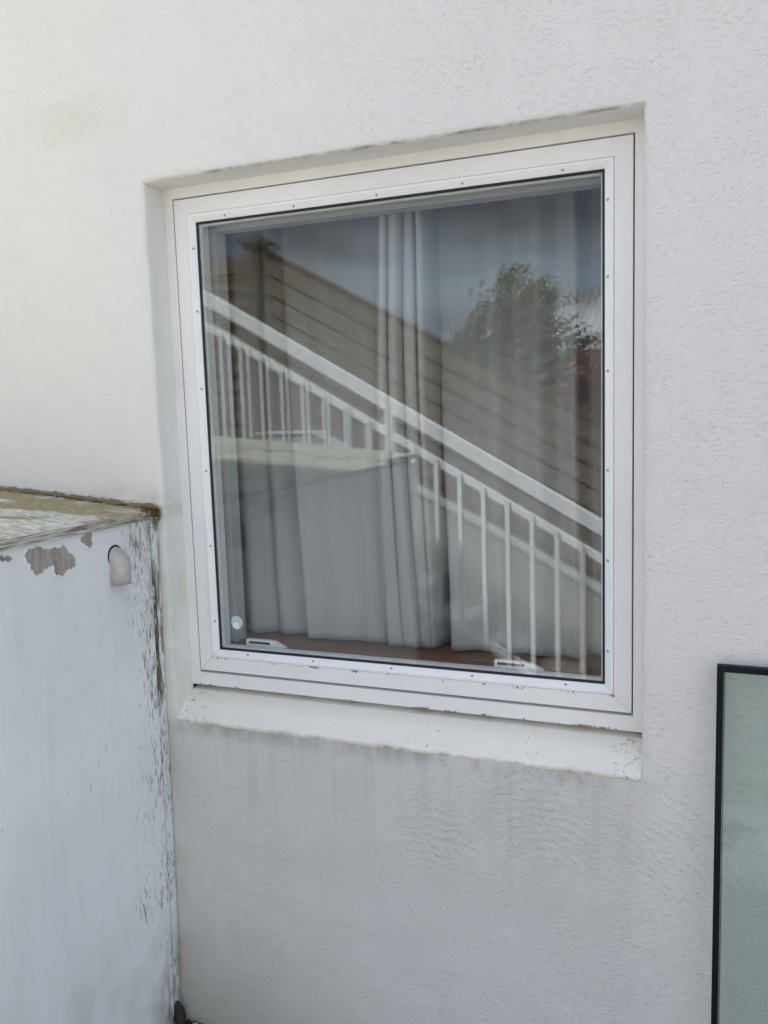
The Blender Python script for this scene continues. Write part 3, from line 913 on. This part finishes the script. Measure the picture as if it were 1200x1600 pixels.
def flaked(pts):
    pts = jag(pts, 2, 0.28)
    pts = [(y, min(z, lidz(-0.02) - 0.001)) for y, z in pts]
    bm = bmesh.new()
    vs = [bm.verts.new((face_x(y, z) + 0.0009, y, z)) for y, z in pts]
    bm.faces.new(vs)
    bmesh.ops.triangulate(bm, faces=list(bm.faces))
    me = bpy.data.meshes.new('bare_patch'); bm.to_mesh(me); bm.free()
    link('bare_patch', me, box, M['bare'])
    area = sum(pts[i][0] * pts[(i + 1) % len(pts)][1] - pts[(i + 1) % len(pts)][0] * pts[i][1] for i in range(len(pts)))
    sg = 1 if area > 0 else -1
    mb = MB(); n_ = len(pts); vs = []
    for i, (y, z) in enumerate(pts):
        p, q = pts[i - 1], pts[(i + 1) % n_]
        d = math.hypot(q[0] - p[0], q[1] - p[1]) or 1
        ny_, nz_ = sg * (q[1] - p[1]) / d, -sg * (q[0] - p[0]) / d
        lift = 0.0014 + 0.0022 * max(0.0, mnoise.noise(Vector((y * 60, z * 60, 1))) + 0.15)
        w_ = 0.0035
        x = face_x(y, z)
        vs += [(x + lift, y, z), (x + lift - 0.0006, y - ny_ * 0.0002, z - nz_ * 0.0002), (x + 0.0001, y + ny_ * w_, min(z + nz_ * w_, lidz(-0.02)))]
    fs = []
    for i in range(n_):
        k = (i + 1) % n_
        fs += [(i * 3, k * 3, k * 3 + 2, i * 3 + 2), (i * 3 + 1, i * 3, k * 3, k * 3 + 1)]
    mb.add(vs, fs).build('paint_edge', M['paint_lip'], box)
flaked([(-0.4479, 1.3744), (-0.44, 1.3805), (-0.4202, 1.3839), (-0.4076, 1.3863), (-0.398, 1.3828), (-0.3859, 1.377), (-0.3655, 1.3756), (-0.3421, 1.3737), (-0.338, 1.3773), (-0.3265, 1.3691), (-0.3224, 1.3566), (-0.3096, 1.3485), (-0.3025, 1.3373), (-0.3021, 1.3252), (-0.3157, 1.3178), (-0.3349, 1.3156), (-0.349, 1.3097), (-0.3565, 1.3139), (-0.3685, 1.324), (-0.3711, 1.3388), (-0.3827, 1.3363), (-0.3989, 1.3279), (-0.4142, 1.3252), (-0.4261, 1.3294), (-0.4347, 1.3404), (-0.4381, 1.3541), (-0.4444, 1.3627)])
flaked([(-0.2812, 1.3797), (-0.2718, 1.3883), (-0.2544, 1.3905), (-0.2406, 1.3836), (-0.244, 1.3678), (-0.255, 1.3573), (-0.2685, 1.3656), (-0.2765, 1.3709)])
flaked([(-0.5139, 1.3823), (-0.5049, 1.3828), (-0.5002, 1.377), (-0.4952, 1.3804), (-0.4828, 1.3768), (-0.48, 1.369), (-0.4885, 1.3669), (-0.4971, 1.3714), (-0.5054, 1.37), (-0.515, 1.3724)])
# narrow batten between the panel and the house wall, with an open joint
mb = MB()
vs = []
nb = 70
for k in range(nb + 1):
    z = 0.004 + (lidz(-0.03) - 0.005) * k / nb
    j = 0.0022 * mnoise.noise(Vector((0, 4, z * 22))) + 0.0016 * mnoise.noise(Vector((0, 9, z * 70)))
    x = face_x(-0.02, z)
    vs += [(x + 0.002, -0.0305 + j, z), (x + 0.001, -0.003 + j * .5, z), (x - 0.02, -0.003, z), (x - 0.02, -0.0305, z)]
fs = [(k * 4 + q, k * 4 + (q + 1) % 4, (k + 1) * 4 + (q + 1) % 4, (k + 1) * 4 + q) for k in range(nb) for q in range(4)]
fs += [(0, 1, 2, 3), (nb * 4 + 3, nb * 4 + 2, nb * 4 + 1, nb * 4)]
mb.add(vs, fs).build('edge_batten', M['box'], box)
mb = MB()
mb.hexa([(XW, -1.717, 0.004), (-0.060, -1.717, 0.004), (XW, -1.697, 0.004), (-0.060, -1.697, 0.004),
         (XW, -1.717, lidz(XW) - .002), (-0.0415, -1.717, lidz(-.0415) - .002), (XW, -1.697, lidz(XW) - .002), (-0.0415, -1.697, lidz(-.0415) - .002)])
mb.build('end_panel', M['box'], box)
mb = MB()
mb.box(XW - .02, XW - .0005, -1.717, -0.004, 0.004, lidz(XW) - .002)
mb.build('side_panel', M['box'], box)
def lid(y0, y1, lift, name='lid_board'):
    nx_, ny_ = 40, 40
    x0, x1 = XW - 0.05, -0.009
    th = 0.0205
    top = []; bot = []
    for k in range(ny_ + 1):
        for i in range(nx_ + 1):
            x = x0 + (x1 - x0) * i / nx_; y = y0 + (y1 - y0) * k / ny_
            w = 0.0016 * mnoise.noise(Vector((x * 4, y * 6, lift * 50))) + (0.0012 * mnoise.noise(Vector((x * 30, y * 30, 2))))
            if i == nx_: w *= 1.4
            top.append((x + (0.0018 * mnoise.noise(Vector((0, y * 45, 8))) if i == nx_ else 0), y, lidz(x) + th + lift + w))
            bot.append((x, y, lidz(x) + lift))
    Nn = len(top)
    ff = [(k * (nx_ + 1) + i, k * (nx_ + 1) + i + 1, (k + 1) * (nx_ + 1) + i + 1, (k + 1) * (nx_ + 1) + i) for k in range(ny_) for i in range(nx_)]
    mb = MB().add(top + bot, ff, 0)
    mb.f += [tuple(q + Nn for q in f[::-1]) for f in ff]; mb.m += [1] * len(ff)
    e = [i for i in range(nx_ + 1)] + [k * (nx_ + 1) + nx_ for k in range(1, ny_ + 1)] + [ny_ * (nx_ + 1) + i for i in range(nx_ - 1, -1, -1)] + [k * (nx_ + 1) for k in range(ny_ - 1, 0, -1)]
    for a in range(len(e)):
        b2 = (a + 1) % len(e); mb.f.append((e[a], e[b2], e[b2] + Nn, e[a] + Nn)); mb.m.append(1)
    return mb.build(name, [M['lid'], M['lid_edge']], box)
lid(-1.362, -0.003, 0.0)
lid(-1.735, -1.330, 0.0205)
# grey pipe elbow coming out of the panel and turning down
mb = MB()
path = [(-0.042, -0.168, 1.324), (-0.030, -0.169, 1.324)]
for a in range(1, 7):
    an = a * math.pi / 12
    path.append((-0.030 + 0.026 * math.sin(an), -0.169, 1.324 - 0.026 * (1 - math.cos(an))))
path += [(-0.004, -0.171, 1.284), (-0.003, -0.172, 1.256)]
mb.tube(path, 0.0235, 20, cap=False)
mb.tube(path[-2:], 0.0205, 20, cap=False)
# rim joining the outer and the inner wall, and the bore's dark end
n_ = 20
mb.f += [(len(path) * n_ - n_ + a, len(path) * n_ - n_ + (a + 1) % n_, len(path) * n_ + n_ + (a + 1) % n_, len(path) * n_ + n_ + a) for a in range(n_)]
mb.m += [0] * n_
mb.f.append(tuple(len(path) * n_ + a for a in range(n_))); mb.m.append(1)
mb.build('pipe_elbow', [M['pvc'], M['dark']], box, smooth=True)

gapd = MB()
n_ = 22
gapd.add([(-0.0205, -0.1685 + 0.0272 * math.cos(a * 2 * math.pi / n_), 1.3240 + 0.0272 * math.sin(a * 2 * math.pi / n_)) for a in range(n_)]
         + [(-0.0165, -0.1685 + 0.0240 * math.cos(a * 2 * math.pi / n_), 1.3240 + 0.0240 * math.sin(a * 2 * math.pi / n_)) for a in range(n_)],
         [(a, (a + 1) % n_, n_ + (a + 1) % n_, n_ + a) for a in range(n_)] + [tuple(range(n_))[::-1], tuple(range(n_, 2 * n_))])
gapd.build('pipe_gap', M['dark'], box)  # dark disc standing in for the shaded gap round the pipe

# moss along the lid's wall joint and its corner
mb = MB()
rm = random.Random(3)
def tuft(x, y, z, s):
    a = rm.uniform(0, 6.28)
    d = Vector((math.cos(a), math.sin(a), 0)) * s
    e_ = Vector((-d.y, d.x, 0)) * 0.8
    p = Vector((x, y, z))
    t_ = p + Vector((rm.uniform(-.4, .4) * s, rm.uniform(-.4, .2) * s, s * rm.uniform(.7, 1.5)))
    mb.add([p + d, p - d * .5 + e_, p - d * .5 - e_, t_], [(0, 1, 3), (1, 2, 3), (2, 0, 3), (0, 2, 1)])
for i in range(900):
    x = -0.012 - abs(rm.gauss(0, 0.30))
    if x < -0.7 or mnoise.noise(Vector((x * 16, 0, 3))) < -0.05: continue
    y = -0.003 - abs(rm.gauss(0, 0.006))
    tuft(x, y, lidz(x) + 0.0200, rm.uniform(.0012, .0034))
for i in range(700):
    x = -0.008 - abs(rm.gauss(0, 0.010)); y = -0.004 - abs(rm.gauss(0, 0.020))
    z = lidz(x) + 0.0205 - (abs(rm.gauss(0, .012)) if x > -0.013 else 0)
    tuft(x + 0.002, y, z, rm.uniform(.0012, .0032))
n = NT('moss')
mossmat = n.bsdf(n.mix(n.noise(120, detail=2), (0.05, 0.045, 0.012), (0.16, 0.125, 0.035)), 0.95, spec=0.1)
ms = mb.build('moss', mossmat)
tag(ms, 'brown green moss along the lid joint and corner of the white box', 'moss', kind='stuff')

# ------------------------------------------------------------------ glass panel leaning on the wall at the right
gp = thing('glass_panel', 'black edged sheet of greenish glass leaning on the wall right of window', 'glass panel')
PX0, PX1 = 1.3165, 2.10
lean = math.atan2(0.085, 1.13)
def lp(x, u, d):
    """point of the panel: u along its height from the foot, d towards the viewer from its back face"""
    y = -0.104 + u * math.sin(lean) - d * math.cos(lean)
    z = 0.003 + u * math.cos(lean) - d * math.sin(lean) * 0.0
    return (x, y, z)
HT = 1.131
def lbox(x0, x1, u0, u1, d0, d1):
    return MB().hexa([lp(x, u, d) for u in (u0, u1) for d in (d1, d0) for x in (x0, x1)])
FW = 0.0125
lbox(PX0, PX0 + FW, 0, HT, 0, 0.016).build('frame_strip', M['panel_frame'], gp, bevel=0.001)
lbox(PX1 - FW, PX1, 0, HT, 0, 0.016).build('frame_strip', M['panel_frame'], gp, bevel=0.001)
lbox(PX0 + FW + .0002, PX1 - FW - .0002, HT - FW, HT, 0, 0.016).build('frame_strip', M['panel_frame'], gp, bevel=0.001)
lbox(PX0 + FW + .0002, PX1 - FW - .0002, 0, FW, 0, 0.016).build('frame_strip', M['panel_frame'], gp, bevel=0.001)
pg = lbox(PX0 + FW - .003, PX1 - FW + .003, FW - .003, HT - FW + .003, 0.005, 0.011).build('glass_pane', [M['panel_glass'], M['panel_glass_body']], gp)
for p in pg.data.polygons:
    p.material_index = 0 if p.normal.y < -0.8 else 1
lbox(PX0 + FW + .0004, PX0 + FW + .0034, FW + .003, HT - FW - .0005, 0.0005, 0.0045).build('seal_strip', M['panel_strip'], gp)
lbox(PX0 + FW + .004, PX1 - FW - .001, HT - FW - .0032, HT - FW - .0005, 0.0005, 0.0045).build('seal_strip', M['panel_strip'], gp)

# ------------------------------------------------------------------ debris in the corner on the ground
def mat_c(name, c): return mat_simple(name, c, 0.8, var=0.3, scale=60, bump=0.0005)
def leaf_obj(loc, rot, L, Wd, label, c):
    vs = []; n_ = 10
    for i in range(n_ + 1):
        t_ = i / n_
        w_ = Wd * math.sin(math.pi * min(t_ * 0.93 + 0.05, 1)) ** 0.75 * (1 - 0.25 * t_)
        cu = 0.12 * L * math.sin(t_ * 2.4)
        vs += [(-w_, cu + w_ * .45, t_ * L), (0, cu, t_ * L), (w_, cu + w_ * .35, t_ * L)]
    fs = []
    for i in range(n_):
        fs += [(i * 3, i * 3 + 1, i * 3 + 4, i * 3 + 3), (i * 3 + 1, i * 3 + 2, i * 3 + 5, i * 3 + 4)]
    o = MB().add(vs, fs).build('dead_leaf', mat_c('dead_leaf', c), None, True)
    md = o.modifiers.new('leaf thickness', 'SOLIDIFY'); md.thickness = 0.0008
    o.location = loc; o.rotation_euler = rot
    return tag(o, label, 'leaf')
leaf_obj((-0.012, -0.040, 0.002), (R(-10), R(-4), R(52)), 0.078, 0.019, 'dark brown dead leaf standing upright in the corner of box and wall', (0.035, 0.026, 0.021))
leaf_obj((-0.010, -0.115, 0.002), (R(-20), R(25), R(75)), 0.048, 0.022, 'small curled dark brown leaf at the foot of the white box', (0.045, 0.032, 0.028))
def lump(name, loc, s, label, cat, c, seed):
    bm = bmesh.new()
    bmesh.ops.create_icosphere(bm, subdivisions=2, radius=1)
    for v in bm.verts:
        d = 1 + 0.28 * mnoise.noise(v.co * 1.4 + Vector((seed, 0, 0)))
        v.co = Vector((v.co.x * s[0], v.co.y * s[1], v.co.z * s[2])) * d
    me = bpy.data.meshes.new(name); bm.to_mesh(me); bm.free()
    o = link(name, me, None, mat_c(name, c))
    o.location = loc
    return tag(o, label, cat) if label else o
lump('brick_shard', (0.012, -0.082, 0.012), (.022, .016, .014), 'reddish brick shard on the ground between two dead leaves', 'brick shard', (0.30, 0.11, 0.07), 2.0)
lump('pebble', (0.020, -0.028, 0.010), (.012, .010, .010), 'pale pebble on the ground against the house wall', 'pebble', (0.55, 0.53, 0.48), 5.0)
mb = MB()
for i in range(1500):
    x = rm.uniform(-0.02, 0.7); y = -0.004 - abs(rm.gauss(0, .035))
    tuft(x, y, 0.001, rm.uniform(.002, .007))
n = NT('ground_moss')
gm = mb.build('moss', n.bsdf(n.mix(n.noise(70, detail=2), (0.025, 0.03, 0.008), (0.08, 0.075, 0.025)), 0.95, spec=0.1))
tag(gm, 'dark green moss along the foot of the house wall', 'moss', kind='stuff')

# ------------------------------------------------------------------ outside stair with white railing (seen in the glass)
YR = -2.10
SLO = 0.574
stair = thing('staircase', 'white outdoor staircase with rendered side wall reflected in the glass', 'staircase')
for k in range(8):
    x1 = 0.60 - 0.28 * k
    MB().box(x1 - 0.28 + .0005, x1 - .0005, -2.895, -2.16, 0.001, 0.16 * (k + 1)).build('step', M['concrete'], stair, bevel=0.004)
MB().box(-4.2, -1.6415, -2.895, -2.16, 0.001, 1.28).build('landing', M['concrete'], stair)
def sloped(x0, z0, x1, z1, th, y0, y1):
    """bar between two points (top line), vertical thickness th"""
    return MB().hexa([(x0, y0, z0 - th), (x1, y0, z1 - th), (x0, y1, z0 - th), (x1, y1, z1 - th), (x0, y0, z0), (x1, y0, z1), (x0, y1, z0), (x1, y1, z1)])
ps = 0.523
def zs(x): return 0.421 + SLO * (0.266 - x) - 0.045
def ptop(x): return 1.518 - ps * (x + 1.152)
mb = MB()
poly = [(-1.52, 0.001), (-1.52, 1.500), (-1.155, 1.500), (1.0, ptop(1.0) - .018), (1.0, 0.001)]
vs = [(x, -2.90, z) for x, z in poly] + [(x, -3.02, z) for x, z in poly]
mb.add(vs, [(0, 1, 2, 3, 4), (9, 8, 7, 6, 5)] + [(i, (i + 1) % 5, 5 + (i + 1) % 5, 5 + i) for i in range(5)])
mb.build('parapet', M['white_render'], stair)
sloped(-1.152, 1.518, 1.02, ptop(1.02), 0.017, -3.035, -2.885).build('coping', M['coping'], stair)
MB().box(-1.535, -1.1525, -3.035, -2.885, 1.501, 1.518).build('coping', M['coping'], stair)

mb = MB()
poly = [(-1.60, 0.001), (-1.60, zs(-1.60)), (0.85, zs(0.85)), (0.85, 0.001)]
vs = [(x, -2.085, z) for x, z in poly] + [(x, -2.155, z) for x, z in poly]
mb.add(vs, [(0, 1, 2, 3), (7, 6, 5, 4)] + [(i, (i + 1) % 4, 4 + (i + 1) % 4, 4 + i) for i in range(4)])
mb.build('stringer', M['white_render'], stair)

rail = thing('stair_railing', 'white railing with thin balusters and broad handrail reflected in the glass', 'railing')
def zt(x): return 1.094 + SLO * (0.777 - x)
def zm(x): return 0.924 + SLO * (0.777 - x)
def zb(x): return 0.421 + SLO * (0.266 - x)
sloped(-1.62, zt(-1.62), 1.26, zt(1.26), 0.083, YR - .022, YR + .022).build('handrail', M['rail'], rail, bevel=0.006)
sloped(-1.60, zm(-1.60), 1.20, zm(1.20), 0.045, YR - .016, YR + .016).build('middle_rail', M['rail'], rail, bevel=0.003)
sloped(-1.60, zb(-1.60), 0.90, zb(0.90), 0.030, YR - .016, YR + .016).build('bottom_rail', M['rail'], rail, bevel=0.003)
for x in (-1.62, -0.2875, 1.225):
    MB().box(x - .0235, x + .0235, YR - .0235, YR + .0235, max(zb(x) - 0.12, 0.001), zt(x) - 0.07).build('post', M['rail'], rail, bevel=0.003)
for k in range(-12, 7):
    x = -0.0348 + 0.1207 * k
    if abs(x + 0.2875) < 0.06: continue
    MB().hexa([(x - .011, YR + .0165, zb(x - .011) - .03), (x + .011, YR + .0165, zb(x + .011) - .03), (x - .011, YR + .0385, zb(x - .011) - .03), (x + .011, YR + .0385, zb(x + .011) - .03),
               (x - .011, YR + .0165, zm(x - .011) - .001), (x + .011, YR + .0165, zm(x + .011) - .001), (x - .011, YR + .0385, zm(x - .011) - .001), (x + .011, YR + .0385, zm(x + .011) - .001)]).build('baluster', M['rail'], rail)
    o = bpy.data.objects.new('screw', scr); o.parent = rail
    o.rotation_euler = (0, 0, math.pi); o.location = (x, YR + .0390, zm(x) - .022)
    COL.objects.link(o)

# ------------------------------------------------------------------ timber fence behind the stair
fence = thing('timber_fence', 'brown timber board fence with capped post stepping down the slope, reflected in the glass', 'fence')
YF = -4.20
def lap_board(xa, xb, h, drop, name='board'):
    """board leaning out at its lower edge so that it laps over the next one; drop = fall between its ends"""
    vs = []
    for (z, ya, yb) in ((-h, 0.014, 0.034), (0, -0.010, 0.010)):
        for y in (ya, yb):
            for x in (xa, xb):
                vs.append((x, y, z - (drop if x == xb else 0)))
    me = MB().hexa(vs).mesh(name); me.materials.append(M['fence']); return me
bl = lap_board(-3.2, 0, 0.142, 0)
for k in range(13):
    o = bpy.data.objects.new('board', bl); o.parent = fence
    o.location = (-2.315, YF + 0.0016 * math.sin(k * 2.3), 2.902 - 0.1335 * k); COL.objects.link(o)
FS = 0.544
x0, x1 = -2.155, 2.0
me = lap_board(x0, x1, 0.166, FS * (x1 - x0))
for k in range(12):
    o = bpy.data.objects.new('board', me); o.parent = fence
    o.location = (0, YF + 0.0016 * math.sin(k * 1.7), 2.921 - 0.1560 * k); COL.objects.link(o)
sloped(x0, 2.945, x1, 2.945 - FS * (x1 - x0), 0.022, YF - .035, YF + .035).build('top_rail', M['fence'], fence)
def fpost(x, zt_, zb_):
    p = MB().box(x - .079, x + .079, YF - .075, YF + .075, zb_, zt_ - .07).build('post', M['fence_post'], fence, bevel=0.006)
    c = MB()
    c.box(x - .112, x + .112, YF - .11, YF + .11, zt_ - .0695, zt_ - .040)
    c.add([(x - .105, YF - .105, zt_ - .0398), (x + .105, YF - .105, zt_ - .0398), (x + .105, YF + .105, zt_ - .0398), (x - .105, YF + .105, zt_ - .0398), (x, YF, zt_ + .012)],
          [(0, 1, 4), (1, 2, 4), (2, 3, 4), (3, 0, 4), (3, 2, 1, 0)])
    c.build('post_cap', M['fence_post'], p)
fpost(-2.235, 3.045, 0.9)
for (x, zt_) in ((-5.60, 3.045),):
    fpost(x, zt_, 0.9)
for x in (0.9, 2.08):
    MB().box(x - .06, x + .06, YF - .09, YF - .0125 if x < 2 else YF + .04, max(bank_h(x) - .1, 0.0), 2.921 - FS * (x - x0)).build('post', M['fence_post'], fence)

# ------------------------------------------------------------------ shrubs beyond the fence
def bush(name, label, cat, base, clumps, n_leaf, size, m, seed, hole=0.0):
    rt = thing(name, label, cat)
    rg = random.Random(seed)
    tr = MB()
    b = Vector(base)
    for (cx_, cy_, cz_, r_) in clumps:
        c = Vector((cx_, cy_, cz_))
        mid = b.lerp(c, 0.5) + Vector((rg.uniform(-.08, .08), rg.uniform(-.08, .08), 0.05))
        tr.tube([b + Vector((rg.uniform(-.03, .03), 0, 0)), mid, c], [0.035, 0.02, 0.006], 7)
        for q in range(7):
            d = Vector((rg.gauss(0, 1), rg.gauss(0, 1), rg.gauss(0.35, 1))).normalized()
            tr.tube([c, c + d * r_ * 0.55 + Vector((0, 0, .02)), c + d * r_ * 1.02], [0.006, 0.004, 0.0015], 5)
    tr.build('trunk', M['bark'], rt)
    vs = []; fs = []
    tot = sum(r_ ** 2 for *_, r_ in clumps)
    for (cx_, cy_, cz_, r_) in clumps:
        k_ = int(n_leaf * r_ ** 2 / tot)
        i = 0
        while i < k_:
            d = Vector((rg.gauss(0, 1), rg.gauss(0, 1), rg.gauss(0, 1))).normalized()
            rad = r_ * (rg.random() ** 0.42) * (1 + 0.38 * mnoise.noise(d * 2.3 + Vector((cx_ * 5, seed, cz_ * 5))))
            if rg.random() < 0.09: rad *= rg.uniform(1.0, 1.45)
            p = Vector((cx_, cy_, cz_)) + d * rad
            if hole and mnoise.noise(p * 9 + Vector((seed, 0, 0))) < -hole: 
                i += 1; continue
            a = Vector((rg.gauss(0, 1), rg.gauss(0, 1), rg.gauss(-.2, .8))).normalized()
            s_ = a.cross(Vector((rg.gauss(0, 1), rg.gauss(0, 1), rg.gauss(0, 1)))).normalized()
            L = size * rg.uniform(.7, 1.4); w_ = L * rg.uniform(.22, .34)
            o_ = len(vs)
            vs += [p, p + a * L * .5 + s_ * w_, p + a * L, p + a * L * .5 - s_ * w_]
            fs.append((o_, o_ + 1, o_ + 2, o_ + 3))
            i += 1
    me = bpy.data.meshes.new('crown'); me.from_pydata(vs, [], fs)
    link('crown', me, rt, m)
    return rt
bush('green_shrub', 'bushy green shrub rising above the fence, reflected right of centre in the glass', 'shrub', (-0.40, -5.05, 0.62),
     [(-0.50, -5.0, 2.02, .38), (-0.58, -5.0, 2.28, .20), (-0.34, -5.0, 2.40, .29), (-0.75, -5.0, 2.02, .20), (-0.36, -5.05, 2.66, .13), (-0.12, -5.0, 2.52, .16), (-0.08, -5.05, 2.15, .34), (-0.66, -5.0, 2.08, .22), (-0.30, -4.95, 1.72, .36), (0.08, -5.0, 1.85, .26), (-0.20, -4.72, 1.78, .26)],
     13000, 0.048, M['leaf'], 11, 0.22)
bush('red_shrub', 'red leaved shrub beside the green shrub, reflected at the right edge of the glass', 'shrub', (0.35, -4.80, 0.40),
     [(0.22, -4.80, 1.90, .18), (0.40, -4.85, 2.00, .16), (0.42, -4.80, 1.80, .22), (0.18, -4.75, 1.76, .17), (0.66, -4.85, 1.92, .22), (0.40, -4.75, 1.58, .22), (0.75, -4.85, 1.70, .26)],
     3000, 0.055, M['leaf_red'], 23, 0.12)

# ------------------------------------------------------------------ outbuilding with corrugated roof
shed = thing('outbuilding', 'outbuilding with pale corrugated roof and white eaves board, reflected beyond the red shrub', 'outbuilding')
XA, XB = -0.92, 4.6
YE, YT = -9.0, -10.7
ZE, ZT = 2.43, 3.22
MB().box(XA + .1, XB - .1, YT - 1.6, YE - .15, 0.0, 2.30).build('wall', M['shed_wall'], shed)
MB().box(XA, XB, YE - .012, YE + .012, ZE - .13, ZE - .012).build('eaves_board', M['fascia'], shed)
def corr(xa, xb, ya, za, yb, zb_):
    pit = 0.10; seg = 8
    n_ = int((xb - xa) / pit * seg)
    vs = []
    for i in range(n_ + 1):
        x = xa + (xb - xa) * i / n_
        dz = 0.020 * math.sin((x - XA) / pit * 2 * math.pi)
        vs += [(x, ya, za + dz), (x, yb, zb_ + dz), (x, ya, za + dz - .002), (x, yb, zb_ + dz - .002)]
    fs = []
    for i in range(n_):
        a = i * 4; b = a + 4
        fs += [(a, b, b + 1, a + 1), (a + 2, a + 3, b + 3, b + 2), (a, a + 2, b + 2, b), (a + 1, b + 1, b + 3, a + 3)]
    fs += [(0, 1, 3, 2), (n_ * 4, n_ * 4 + 2, n_ * 4 + 3, n_ * 4 + 1)]
    return MB().add(vs, fs).build('roof_sheet', M['roof_sheet'], shed, smooth=True)
w3 = 0.10 * 9
xx = XA - .02
while xx < XB - .3:
    corr(xx, xx + w3 - .0005, YE + .06, ZE, YT, ZT)
    corr(xx, xx + w3 - .0005, YT - 1.7, ZE, YT - .004, ZT)
    xx += w3
